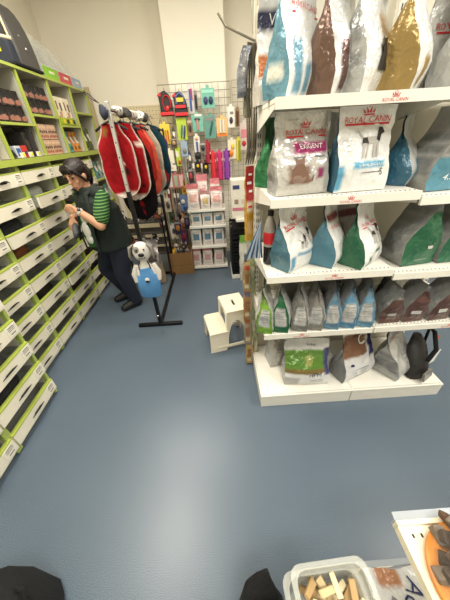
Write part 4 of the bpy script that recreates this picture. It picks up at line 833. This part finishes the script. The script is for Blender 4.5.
food_bag('green topped white pack standing in front of the black crates', .335, 3.0, 0, .16, .06, .62, 0, front=(206, 204, 190), side=(190, 186, 170), back=(190, 186, 170), name='slim_pack', cat='pet food bag', seed=80, bands=[('front', 0, 1, .82, 1, (110, 170, 60)), ('front', .3, .7, .2, .6, (90, 96, 80))], close=.8, fold=.2)
# ------------------------------------------------------------------ things hanging on the end of the food shelving
endX = .20
hk = thing('end_hook', 'long bent metal hook sticking out from the shelving post near the top', 'hook', (.225, 1.57, 2.0))
MB().tube([(0, 0, 0), (-.135, -.01, .05), (-.165, -.01, .09)], .005, 8).tube([(0, 0, 0), (-.005, .005, -.03)], .008, 8).build('rod', galv, hk)
wr = MB().tube([(.21, 1.555, 2.02), (.16, 1.545, 2.6), (.13, 1.54, 3.29)], .0025, 6); tag(wr.build('hanging_wire', galv), 'thin wire running up from the end hook to the ceiling', 'wire')
def flat_pack(label, px, py0, py1, wpx, Y, col, seed, bands=(), prints=(), name='hanging_pack', cat='hanging pack', rz=0, lean=(0, 0), d=.03):
    a = P(px, py0, Y=Y); b = P(px, py1, Y=Y); w = wpx * (P(px + 1, py0, Y=Y).x - a.x)
    return food_bag(label, b.x, Y, b.z, w, d, a.z - b.z, rz, front=col, side=col, back=col, name=name, cat=cat, seed=seed, amp=.006, bands=bands, prints=prints, lean=lean, close=.9, fold=.1)
flat_pack('slate blue mesh pack hanging from the end hook', 241, 44, 98, 9, 1.52, (126, 130, 140), 90, bands=[('front', 0, 1, 0, .12, (84, 88, 104)), ('front', .3, .7, .4, .9, (150, 146, 136))], lean=(.03, 0))
flat_pack('grey green pack hanging below the slate blue mesh pack', 247.5, 88, 118, 7, 1.54, (128, 126, 104), 91)
for k in range(4):
    c = [(104, 96, 78), (84, 80, 70), (120, 110, 90), (92, 84, 70)][k]
    m = MB(); x = .185 + .012 * k; m.tube([(x, 1.53 + .008 * k, 1.99), (x - .008, 1.52, 1.8), (x - .004, 1.515, 1.6), (x - .012, 1.52, 1.52), (x + .004, 1.525, 1.58), (x + .006, 1.53, 1.75), (x + .004, 1.53 + .008 * k, 1.99)], .004, 6)
    tag(m.build('cord_lead', M('cord_%d' % k, c, .8)), ['olive', 'dark olive', 'tan', 'brown'][k] + ' cord lead looped over the end hook by the shelving post', 'dog lead')
flat_pack('tall red and yellow treat strip leaning by the shelving post', 249, 166, 240, 9, 1.46, (206, 150, 40), 92, bands=[('front', 0, 1, .58, 1, (186, 34, 36)), ('front', .1, .9, .42, .58, (222, 200, 170)), ('front', .1, .8, .12, .3, (222, 176, 110))], prints=[('@box', 'front', .5, .9, .02, white_ink), ('@box', 'front', .45, .8, .025, white_ink), ('@box', 'front', .55, .7, .022, white_ink), ('@box', 'front', .45, .5, .02, red_ink)], name='treat_strip', cat='treat pack', rz=.35)
def pens():
    t = thing('striped_stick_bundle', 'fan of blue and white striped sticks hanging on the shelving post', 'chew sticks', P(254, 258, Y=1.22)); t.scale = (1.1, 1.1, 1.1)
    for k in range(7):
        s = MB(); dx = (k - 3) * .009; s.tube([(dx * 1.4, -.006 * (k % 2), 0), (dx * .6 + .012, -.004 * (k % 2), .09), (.03, 0, .17)], [.005, .005, .0035], 6)
        s.build('stick', inkm((46, 76, 112)) if k % 2 == 0 else inkm((140, 154, 170)), t)
    MB().tube([(.03, 0, .165), (.032, 0, .22)], .002, 5).build('loop', galv, t)
pens()
yl = [(246.5, 262, 290), (247, 288, 318), (247.5, 316, 342), (249, 338, 362)]
for k, (px, a, b) in enumerate(yl):
    flat_pack('orange yellow treat bag with dog picture, %s on the hanging strip' % ['topmost', 'second', 'third', 'lowest'][k], px, a, b, 7, 1.5, [(176, 146, 92), (170, 120, 60), (160, 140, 110), (184, 150, 80)][k], 95 + k, bands=[('front', .2, .8, .3, .6, (150, 100, 60)), ('front', .2, .8, .1, .25, (220, 200, 150)), ('front', .1, .9, .75, .9, [(190, 60, 40), (90, 90, 130), (180, 90, 40), (120, 110, 110)][k])], name='treat_bag', cat='treat pack')
    flat_pack('green and silver treat bag behind the %s orange treat bag of the strip' % ['topmost', 'second', 'third', 'lowest'][k], px + 6, a - 4, b - 6, 5, 1.53, (150, 160, 110), 105 + k, bands=[('front', .2, .8, .3, .7, (190, 186, 160))], name='treat_bag', cat='treat pack')
st = MB().box((.19, 1.56, .95), (.018, .003, 1.1)); tag(st.build('clip_strip', M('clear_strip', (190, 188, 176), .3)), 'thin hanging clip strip carrying treat bags on the shelving end', 'clip strip')
# ------------------------------------------------------------------ step stool
def stool():
    t = thing('step_stool', 'cream plastic two-step stool on the floor beside the food shelving', 'step stool', (.015, 1.835, 0), math.radians(13))
    cm = M('cream_plastic', (236, 228, 208), .4); tm = M('cream_tread', (228, 218, 194), .6, bump=.3, bscale=120)
    D, Wd, HT_, LT = .34, .30, .4, .21; x0 = -D / 2; xs = x0 + .15; x1 = D / 2; sp = .022
    def side(sgn):
        b = MB(); y = sgn * Wd / 2
        def mp(inx): return lambda x, yy, z: (x, (y - sgn * (inx * (.0 + z * .08)) + yy), z)
        out = [(x0 - sp, 0), (x0 + .13, 0), (x0 + .14, .04)] + [(x0 + .237 + .085 * math.cos(a), .055 + .25 * math.sin(a)) for a in [math.pi - i * math.pi / 10 for i in range(11)]] + [(x1 - .03, .04), (x1 - .025, 0), (x1 + sp, 0), (x1, HT_ - .03), (x1 - .02, HT_), (xs + .02, HT_), (xs, HT_ - .02), (xs - .012, LT + .03), (xs - .03, LT), (x0 + .02, LT), (x0, LT - .02)]
        b.prism(out, -.007, .007, mp=mp(1)); b.box(((x0 + x1) / 2 + .015, y, .045), (D - .07, .012, .03))
        return b
    for s in (-1, 1): side(s).build('side_panel', cm, t, bevel=.004)
    f = MB()
    # front riser frame of the low step: two legs and a top, open between
    for s in (-1, 1): f.box((x0 - .006, s * (Wd / 2 - .025), LT / 2), (.014, .05, LT))
    f.box((x0 - .004, 0, LT - .03), (.014, Wd - .04, .06)); f.build('front_legs', cm, t, bevel=.004)
    r = MB()
    for s in (-1, 1): r.box((xs - .004, s * (Wd / 2 - .03), (LT + HT_) / 2), (.012, .05, HT_ - LT))
    r.box((xs - .002, 0, HT_ - .025), (.012, Wd - .06, .05)); r.build('riser', cm, t, bevel=.003)
    rear = MB()
    for s in (-1, 1): rear.box((x1, s * (Wd / 2 - .03), HT_ / 2), (.014, .05, HT_))
    rear.box((x1 - .003, 0, HT_ - .04), (.014, Wd - .05, .08)); rear.build('rear_legs', cm, t, bevel=.004)
    lo = MB().box(((x0 + xs) / 2, 0, LT), (.155, Wd + .012, .016))
    for i in range(5):
        for j in range(9): lo.ell((x0 + .025 + i * .026, -.11 + j * .0275, LT + .008), (.006, .006, .002), n=6)
    lo.build('lower_tread', tm, t, bevel=.005)
    up = MB(); yy = Wd / 2 - .012; sl = .045
    xa, xb = xs - .006, x1 + .006; mx = (xa + xb) / 2
    up.box((mx, (yy + sl) / 2, HT_), (xb - xa, yy - sl, .018)); up.box((mx, -(yy + sl) / 2, HT_), (xb - xa, yy - sl, .018)); up.box(((xa + mx - .011) / 2, 0, HT_), (mx - .011 - xa, 2 * sl, .018)); up.box(((xb + mx + .011) / 2, 0, HT_), (xb - mx - .011, 2 * sl, .018))
    for i in range(7):
        for j in range(9):
            px_, py_ = xa + .02 + i * .025, -.115 + j * .029
            if abs(px_ - mx) > .02 or abs(py_) > .06: up.ell((px_, py_, HT_ + .009), (.006, .006, .002), n=6)
    up.build('upper_tread', tm, t)
    MB().box((mx, 0, HT_ - .012), (.03, .1, .01)).build('slot_shade_plate', M('slot_shadow', (40, 34, 28), .9), t)  # plate closing the slot opening from below; the slot's shade is its dark colour
stool()
# ------------------------------------------------------------------ near shelving, tub, jar, dark bags in the foreground
def near_bay():
    x0, x1, yf, yb = .458, 1.12, .225, -.275; w = x1 - x0
    t = thing('near_shelving_bay', 'white shelving bay with clear price rails at the lower right corner', 'shelving', ((x0 + x1) / 2, yb, 0))
    cream = M('shelf_cream', (236, 226, 200), .45)
    MB().box((0, -.01, .6), (w, .02, 1.2)).build('back_panel', plate, t)
    for nm, z, th in (('base_deck', .112, .1), ('shelf', .69, .03)):
        b = MB().box((0, .25, z - th / 2), (w, .5, th)).box((0, .503, z - .012), (w, .012, .036))
        for j in range(26): b.box((-w / 2 + .03 + j * .024, .475, z + .0005), (.006, .009, .0016), m=1)
        s = b.build(nm, [cream, hole], t, bevel=.002)
        r = MB().box((0, .519, z + .0), (w + .0, .022, .003), rot=Matrix.Rotation(.25, 3, 'X')).box((0, .512, z - .016), (w, .003, .03)); r.build('price_rail', M('clear_rail', (200, 206, 210), .15, alpha=.45), s)
    for s in (-1, 1): MB().box((s * (w / 2 - .016), .0, .6), (.03, .04, 1.2)).build('upright', shelf_white, t)
near_bay()
def jar():
    t = thing('treat_jar', 'round clear jar of dark treats with an orange rim on the near shelf', 'jar', (.595, .10, .692))
    MB().lathe([(.118, 0), (.122, .004), (.122, .016), (.116, .02)], 40).build('orange_rim', M('orange_plastic', (206, 130, 44), .4), t)
    dome = M('dome_plastic', (230, 222, 206), .08, alpha=.08)
    MB().lathe([(.115, .016), (.114, .08), (.1, .12), (.06, .145), (.001, .15)], 40).build('clear_dome', dome, t)
    return t
jar()
random.seed(3)
def bits(n, name, label, group, cat, place, cols, size):
    for k in range(n):
        x, y, z, rot = place(k); s = size(k); b = MB().box((0, 0, 0), s)
        for v in b.v: v += noise.noise_vector(v * 40 + Vector((k, k, k))) * min(s) * .6
        o = b.build(name, cols[k % len(cols)], None, (x, y, z), 0, bevel=min(s) * .2); o.rotation_euler = rot; tag(o, label, cat, group)
def jar_place(k):
    L, i = divmod(k, 22); a = i * 2.4; r = (.110 - .014 * L) * math.sqrt((i + .5) / 22); return .595 + r * math.cos(a), .115 + r * math.sin(a), .724 + L * .028 - r * L * .1, (random.uniform(-.5, .5), random.uniform(-.5, .5), random.uniform(0, 3))
bits(62, 'dark_treat', 'dark brown chew piece among those inside the round orange rimmed jar', 'dark treats in the jar', 'treat', jar_place, [M('treat_dark', (60, 44, 34), .7, var=.3), M('treat_brown', (96, 70, 50), .7, var=.3), M('treat_grey', (120, 106, 92), .7)], lambda k: (.042, .028, .02))
TZ = .40
tubm = M('frosted_tub', (214, 216, 206), .22, alpha=.3)
def tub(label, cx, cy, w, d, h, rz=.05, z=TZ):
    t = thing('clear_tub', label, 'plastic tub', (cx, cy, z), rz)
    def ring(a, b, zz, r=.03):
        out = []
        for sx, sy, a0 in ((1, 1, 0), (-1, 1, math.pi / 2), (-1, -1, math.pi), (1, -1, 1.5 * math.pi)):
            for q in range(5): an = a0 + q * math.pi / 8; out.append(Vector((sx * (a - r) + r * math.cos(an), sy * (b - r) + r * math.sin(an), zz)))
        return out
    a, b = w / 2, d / 2
    MB().loft([ring(a * .9, b * .9, .0), ring(a, b, h), ring(a - .003, b - .003, h), ring(a * .9 - .003, b * .9 - .003, .004)]).build('tub_body', tubm, t)
    MB().loft([ring(a + .012, b + .012, h - .008), ring(a + .012, b + .012, h + .002), ring(a - .002, b - .002, h + .002), ring(a - .002, b - .002, h - .008), ring(a + .012, b + .012, h - .008)], caps=False).build('rim', tubm, t)
tub('clear tub full of pale chew treats beside the near white shelf', .262, .075, .205, .2, .14, .05, TZ + .035)
tub('lower clear tub holding the chew treat tub, its rim showing at left', .243, .068, .212, .2, .14, .05, TZ)
st_ = thing('display_stand', 'low white stand under the clear tubs beside the near white shelf', 'stand', (.22, .03, 0))
MB().box((0, 0, TZ - .016), (.36, .2, .03)).build('top', shelf_white, st_, bevel=.004)
for sx in (-1, 1):
    for sy in (-1, 1): MB().box((sx * .16, sy * .085, (TZ - .03) / 2), (.025, .025, TZ - .03)).build('leg', shelf_white, st_)
def tub_place(k):
    L, i = divmod(k, 12); gx, gy = i % 4, i // 4; return .205 + gx * .038 + random.uniform(-.008, .008), .03 + gy * .052 + random.uniform(-.01, .01), TZ + .055 + L * .026, (random.uniform(-.6, .6), random.uniform(-.6, .6), random.uniform(0, 3))
bits(48, 'chew_treat', 'pale tan chew strip among those filling the clear tub by the near shelf', 'pale chews in the tub', 'treat', tub_place, [M('chew_tan', (206, 184, 140), .7, var=.2), M('chew_pale', (222, 206, 168), .7, var=.2), M('chew_brown', (176, 146, 100), .7, var=.2)], lambda k: (.055, .018, .012))
def near_bag():
    t = food_bag('white food bag with navy lettering lying on the near low deck', .474, .07, .172, .3, .09, .32, 0, front=(206, 208, 206), side=(186, 188, 186), back=(186, 188, 186), seed=120, bands=[('front', .0, .16, .12, .4, (176, 116, 76))], prints=[('Adv', 'front', .24, .36, .13, navy_ink, -.64), ('@box', 'front', .3, .2, .03, grey_ink, -.64), ('@dog', 'front', .6, .22, .06, navy_ink, -.64)], close=.9, fold=.2)
    t.rotation_euler = (math.radians(-90), 0, math.radians(-90))
near_bag()
def dark_bag(label, X, Y, h, stations, seed, lean=0):
    b = MB().oval(stations, 20)
    for v in b.v: v += noise.noise_vector(v * 8 + Vector((seed, 0, 0))) * .018; v.z = max(0, v.z)
    t = thing('black_cloth_bag', label, 'bag', (X, Y, 0)); b.build('bag_body', black_cloth, t)
    return t
t = dark_bag('rounded black cloth bag at the lower left corner of the photo', -.925, .17, .3, [((0, 0, 0), .16, .1), ((0, 0, .03), .19, .13), ((0, 0, .18), .19, .13), ((0, 0, .27), .16, .11), ((0, 0, .31), .1, .07), ((0, 0, .325), .03, .02)], 4)
MB().tube([(.13, 0, .24), (.155, .02, .3), (.15, .04, .34), (.1, .05, .31)], [.012, .014, .014, .01], 8, squash=.5).build('strap_tab', black_cloth, t)
t = dark_bag('pointed black cloth bag corner at the bottom centre of the photo', .068, .145, .4, [((0, 0, 0), .09, .05), ((0, 0, .02), .1, .06), ((0, 0, .2), .085, .05), ((.0, .02, .3), .062, .04), ((.01, .045, .36), .03, .02), ((.018, .06, .4), .006, .006)], 9)
MB().tube([(-.06, .0, .2), (-.05, .03, .29), (-.02, .05, .34)], [.02, .02, .01], 8, squash=.5).build('side_fold', black_cloth, t)
# ------------------------------------------------------------------ tall board at the end of the left shelving
p1, p2 = P(91, 82, Y=4.21), P(101, 118, Y=4.21)
tag(MB().box((-1.56, 4.21, 1.13), (.06, .02, 2.26)).build('upright_board', M('beige_board', (176, 158, 122), .7)), 'narrow beige board standing at the far end of the left shelving', 'board')
# ------------------------------------------------------------------ the woman at the drawers
def fused(name, mb, mat, parent, voxel=.006, smooth=6):
    me = mb.mesh(name, mat, smooth=False); o = bpy.data.objects.new(name, me); COL.objects.link(o)
    r = o.modifiers.new('r', 'REMESH'); r.mode = 'VOXEL'; r.voxel_size = voxel; r.use_smooth_shade = True
    s = o.modifiers.new('s', 'SMOOTH'); s.iterations = smooth; s.factor = .5
    bpy.context.view_layer.update()
    m2 = bpy.data.meshes.new_from_object(o.evaluated_get(bpy.context.evaluated_depsgraph_get())); m2.name = name
    bpy.data.objects.remove(o)
    m2.polygons.foreach_set('use_smooth', [True] * len(m2.polygons))
    o = bpy.data.objects.new(name, m2); COL.objects.link(o); o.parent = parent; return o
def limb(b, pts, rs, m=0):
    for i in range(len(pts) - 1): b.tube([pts[i], pts[i + 1]], [rs[i], rs[i + 1]], 14)
    for p, r in zip(pts, rs): b.ell(p, r, n=14)
def woman():
    O = Vector((-1.08, 2.52, 0)); t = thing('person', 'person with dark tied hair, dark vest, green striped top and jeans at the drawers', 'person', O)
    V = lambda x, y, z: Vector((x, y, z)) - O
    yaw = math.radians(57); f = Vector((-math.cos(yaw), -math.sin(yaw), 0)); l = Vector((math.sin(yaw), -math.cos(yaw), 0)); up = Vector((0, 0, 1))
    skin = M('skin', (206, 154, 122), .55); hairm = M('dark_hair', (34, 26, 24), .5, bump=.5, bscale=90); jean = M('dark_jeans', (24, 32, 50), .85, bump=.15, bscale=150, var=.2); vestm = M('dark_green_vest', (20, 32, 28), .8, bump=.15)
    pel = V(-1.08, 2.53, .82); waist = V(-1.085, 2.51, .98); chest = V(-1.10, 2.475, 1.16); neck = V(-1.135, 2.455, 1.31); hc = V(-1.185, 2.435, 1.435)
    LS = neck + l * .165 + up * -.05 - f * .005; RS = neck - l * .165 + up * -.05 - f * .005
    LE = P(101, 226, Y=2.25) - O; LW = P(78, 211, Y=2.23) - O; RE = V(-1.32, 2.65, 1.05); RW = P(73, 217, Y=2.42) - O
    # head frame: forward tilted down
    fd = (f * math.cos(.5) - up * math.sin(.5)).normalized(); hu = (up * math.cos(.5) + f * math.sin(.5)).normalized()
    hy = math.radians(70); hf = Vector((-math.cos(hy), -math.sin(hy), 0)); hl_ = Vector((math.sin(hy), -math.cos(hy), 0)); fd = (hf * math.cos(.34) - up * math.sin(.34)).normalized(); hu = (up * math.cos(.34) + hf * math.sin(.34)).normalized()
    hm = Matrix((hl_, fd, hu)).transposed()           # local x = her left, y = forward, z = up
    hp = lambda x, y, z: hc + hm @ Vector((x, y, z))
    b = MB()
    # torso core, neck, arms, legs: one continuous body
    def oring(c, a, d, n=16): return [c + l * (a * math.cos(2 * math.pi * k / n)) + f * (d * math.sin(2 * math.pi * k / n)) for k in range(n)]
    tors = [(pel + up * -.08, .13, .11), (pel, .17, .14), (waist, .155, .125), (chest, .15, .11), (neck + up * -.06, .14, .075), (neck + up * -.01, .06, .05)]
    b.loft([oring(*s)[::-1] for s in tors])
    limb(b, [neck + up * -.04, hc - hu * .06 - fd * .015], [.054, .05])
    b.ell(hc + hu * .02 - fd * .008, (.074, .094, .092), rot=hm, n=20); b.ell(hp(0, .03, -.055), (.053, .058, .062), rot=hm, n=16); b.ell(hp(0, .052, -.098), (.024, .022, .018), rot=hm)
    b.ell(hp(0, .1, -.018), (.011, .018, .014), rot=hm); b.ell(hp(0, .092, .008), (.009, .012, .026), rot=hm); b.ell(hp(0, .08, -.06), (.02, .01, .01), rot=hm)
    for s in (-1, 1):
        b.ell(hp(s * .074, -.006, -.012), (.01, .02, .03), rot=hm); b.ell(hp(s * .034, .06, -.03), (.02, .016, .022), rot=hm); b.ell(hp(s * .032, .08, .03), (.03, .012, .009), rot=hm)
    limb(b, [LS, LE, LW], [.048, .041, .027]); limb(b, [RS, RE, RW], [.048, .041, .027])
    feet = []
    for s, hipo, kn, an, toe in ((1, .085, V(-1.07, 2.47, .47), V(-1.03, 2.53, .085), V(-1.17, 2.42, .03)), (-1, -.085, V(-1.30, 2.64, .47), V(-1.17, 2.72, .085), V(-1.30, 2.64, .03))):
        hip = pel + l * hipo + up * -.06; limb(b, [hip, kn, an], [.088, .058, .04]); feet.append((an, toe)); limb(b, [an + up * -.03, toe + (an - toe) * .25], [.04, .032])
    def hand(wr, d, n, side, curl):
        """palm from the wrist along d; n = back of the hand; side = towards the thumb"""
        d, n, side = d.normalized(), n.normalized(), side.normalized()
        rot = Matrix((side, d, n)).transposed(); b.ell(wr + d * .045, (.038, .052, .016), rot=rot, n=14)
        for k, (o, L) in enumerate(((.028, .07), (.01, .078), (-.009, .072), (-.027, .056))):
            p0 = wr + d * .075 + side * o; pts = [p0]; a = 0; p = p0
            for j, seg in enumerate((.45, .32, .23)):
                a += curl * (1, 1.1, .8)[j]; p = p + (d * math.cos(a) - n * math.sin(a)) * L * seg; pts.append(p)
            limb(b, pts, [.0088, .0084, .0078, .0068])
        q = wr + d * .022 + side * .026; limb(b, [q, q + side * .03 + d * .022 - n * .012, q + side * .034 + d * .052 - n * .026], [.0115, .0098, .0085])
    dl = (P(68, 209, Y=2.27) - O - LW).normalized(); hand(LW, dl, (up * .6 - f * -.2 + l * .7), (up * .55 - l * .4), .45)
    drr = (P(70, 229, Y=2.36) - O - RW).normalized(); hand(RW, drr, (up * .7 + f * .5), (l), .55)
    body = fused('body', b, skin, t, .005, 5)
    # clothes
    def shirt_mat():
        m = bpy.data.materials.new('green_striped_knit'); m.use_nodes = True; nt = m.node_tree; bs = nt.nodes['Principled BSDF']; tc = nt.nodes.new('ShaderNodeTexCoord'); wv = nt.nodes.new('ShaderNodeTexWave'); wv.bands_direction = 'Z'; wv.inputs['Scale'].default_value = 13; wv.inputs['Distortion'].default_value = .6
        rp = nt.nodes.new('ShaderNodeValToRGB'); rp.color_ramp.elements[0].color = (*srgb((20, 62, 26)), 1); rp.color_ramp.elements[1].color = (*srgb((104, 146, 82)), 1); rp.color_ramp.elements[0].position = .55; rp.color_ramp.elements[1].position = .9
        nt.links.new(tc.outputs['Object'], wv.inputs['Vector']); nt.links.new(wv.outputs['Fac'], rp.inputs['Fac']); nt.links.new(rp.outputs['Color'], bs.inputs['Base Color']); bs.inputs['Roughness'].default_value = .9; return m
    s = MB(); s.loft([oring(c, a + .012, d + .012)[::-1] for c, a, d in tors[1:5]] ); s.loft([oring(*q)[::-1] for q in ((neck + up * -.07, .15, .085), (neck + up * -.01, .072, .064), (neck + up * .015, .068, .06))])
    lm = LS.lerp(LE, .74); rm = RS.lerp(RE, .74); limb(s, [LS, LS.lerp(LE, .5), lm], [.06, .07, .066]); limb(s, [RS, RS.lerp(RE, .5), rm], [.062, .064, .062])
    fused('striped_top', s, shirt_mat(), t, .008, 6)
    v = MB(); hem = pel + up * -.05
    v.loft([oring(c, a, d)[::-1] for c, a, d in ((hem + f * .02, .205, .2), (pel + up * .08 + f * .02, .205, .19), (waist + up * .03 + f * .015, .198, .18), (chest + f * .005, .2, .17), (neck + up * -.075, .182, .125), (neck + up * -.03, .1, .085), (neck + up * .03, .085, .08))])
    for q in (LS, RS): v.ell(q + up * .012 + (neck - q) * .34, (.066, .066, .058), n=14)
    vest = fused('padded_vest', v, vestm, t, .008, 8)
    # opening: green shirt strip with white printed figure, set just in front of the vest
    fr = MB(); fc = lambda z, o: chest + up * (z - 1.16) + f * (o + .055 * max(0, min(1, (1.22 - z) / .2)))
    fr.loft([[fc(z, o) + l * (x * w) + f * (-.03 * x * x) for x in (-1, -.5, 0, .5, 1)] + [fc(z, o - .02) + l * (x * w) for x in (1, .5, 0, -.5, -1)] for z, o, w in ((.84, .15, .06), (.95, .152, .085), (1.08, .154, .085), (1.18, .156, .075), (1.25, .14, .06), (1.285, .115, .045))])
    o = fr.build('shirt_front', M('green_shirt', (38, 96, 40), .9), t)
    pr = MB(); pr.ell(fc(1.1, .158) + l * .025, (.05, .014, .045), rot=Matrix((l, f, up)).transposed()); pr.ell(fc(1.0, .153) + l * .03, (.058, .016, .075), rot=Matrix((l, f, up)).transposed()); pr.ell(fc(.92, .15) + l * .03, (.05, .016, .05), rot=Matrix((l, f, up)).transposed())
    fused('white_printed_figure', pr, M('cloth_white', (216, 216, 210), .9), t, .006, 3)
    for sg in (-1, 1):
        c = MB(); c.tube([neck + up * .035 - f * .07 + l * sg * .03, neck + up * .03 + l * sg * .08, neck + up * -.02 + f * .085 + l * sg * .07, chest + f * .15 + l * sg * .085, fc(.98, .142) + l * sg * .1, fc(.8, .135) + l * sg * .09], [.02, .026, .026, .02, .014, .012], 10, squash=.6); c.build('vest_edge', vestm, t)
    j = MB(); j.loft([oring(*q)[::-1] for q in ((pel + up * -.1, .15, .13), (pel, .19, .155), (pel + up * .09, .17, .14))])
    for s_, hipo, kn, an in ((1, .085, V(-1.07, 2.47, .47), V(-1.03, 2.53, .085)), (-1, -.085, V(-1.30, 2.64, .47), V(-1.17, 2.72, .1))): limb(j, [pel + l * hipo + up * -.06, kn, an], [.118, .086, .068])
    fused('jeans', j, jean, t, .008, 6)
    for an, toe in feet:
        b2 = MB(); d = (toe - an); d.z = 0; d.normalize(); hl = an - up * (an.z - .045) - d * .02
        limb(b2, [hl + up * .01, hl + d * .08 + up * .012, hl + d * .17 + up * -.008], [.05, .052, .042]); b2.tube([an + up * .05, hl], [.058, .052], 12)
        for p in b2.v: p.z = max(p.z, .004)
        fused('shoe', b2, M('black_shoe', (16, 16, 17), .6), t, .006, 3)
    # hair, face, watch, pouch
    h = MB(); h.ell(hp(0, -.02, .045), (.086, .1, .082), rot=hm, n=20); h.ell(hp(0, -.055, -.005), (.082, .066, .09), rot=hm, n=18)
    for s_ in (-1, 1): h.tube([hp(s_ * .02, .066, .108), hp(s_ * .05, .07, .075), hp(s_ * .07, .048, .03), hp(s_ * .078, .02, -.02), hp(s_ * .076, 0, -.06)], [.014, .016, .014, .011, .006], 10)
    for x in (.03, .012, -.006, -.024): h.tube([hp(x * .5 + .01, .06, .108), hp(x * 1.1, .084, .082), hp(x * 1.5, .088, .06), hp(x * 1.9, .083, .04)], [.013, .010, .007, .003], 8)
    h.ell(hp(.0, -.115, .0), (.034, .034, .034), rot=hm); h.tube([hp(.0, -.12, .0), hp(-.015, -.15, -.04), hp(-.02, -.14, -.11), hp(-.02, -.12, -.15)], [.028, .032, .024, .008], 10)
    fused('hair', h, hairm, t, .004, 2)
    for s_ in (-1, 1):
        MB().ell(hp(s_ * .032, .083, .012), (.013, .007, .006), rot=hm).build('eye', M('eye_dark', (30, 24, 22), .3), t)
        MB().tube([hp(s_ * .014, .093, .032), hp(s_ * .034, .089, .037), hp(s_ * .054, .075, .03)], [.003, .004, .002], 6).build('eyebrow', hairm, t)
    MB().tube([hp(-.022, .086, -.062), hp(0, .096, -.06), hp(.022, .086, -.062)], [.003, .006, .003], 8).build('lips', M('lips', (164, 92, 84), .5), t)
    w = (LW - LE).normalized(); wc = LW - w * .012; MB().tube([wc - w * .009, wc + w * .009], .033, 16).build('watch_strap', M('watch_white', (214, 210, 204), .4), t); MB().ell(wc + up * .022 - f * -.01 + l * .018, .016).build('watch_face', M('watch_glass', (90, 90, 92), .2), t)
    pc = P(76, 231, Y=2.35)
    pm = MB().ell((0, 0, 0), (.03, .085, .07), n=16)
    for q in pm.v: q += noise.noise_vector(q * 20) * .01
    o = pm.build('grey_pouch', M('grey_pouch_cloth', (92, 94, 98), .8), None, pc); o.rotation_euler = (.4, .2, 0.3); tag(o, 'grey soft pouch held in the woman\'s lower hand at the drawers', 'pouch')
woman()
# ------------------------------------------------------------------ light
def area(x, y, sx, sy, w, col=(1, .94, .84), z=3.27):
    l = bpy.data.lights.new('ceiling_lamp', 'AREA'); l.shape = 'RECTANGLE'; l.size = sx; l.size_y = sy; l.energy = w; l.color = col
    o = bpy.data.objects.new('ceiling_lamp', l); COL.objects.link(o); o.location = (x, y, z); return o
area(-.9, 1.2, .6, 1.2, 62, (1, .93, .82)); area(1.0, 2.6, 1.2, .3, 30); area(-.7, 2.4, 1.2, .3, 38); area(2.3, .3, .6, 1.2, 80, (1, .97, .9)); area(.4, -.8, 1.2, .6, 66, (1, .96, .88))
wd = bpy.data.worlds.new('world'); scene.world = wd; wd.use_nodes = True
wd.node_tree.nodes['Background'].inputs[0].default_value = (1, .97, .9, 1); wd.node_tree.nodes['Background'].inputs[1].default_value = .15
scene.view_settings.view_transform = 'Standard'; scene.view_settings.look = 'None'
scene.view_settings.exposure = 0
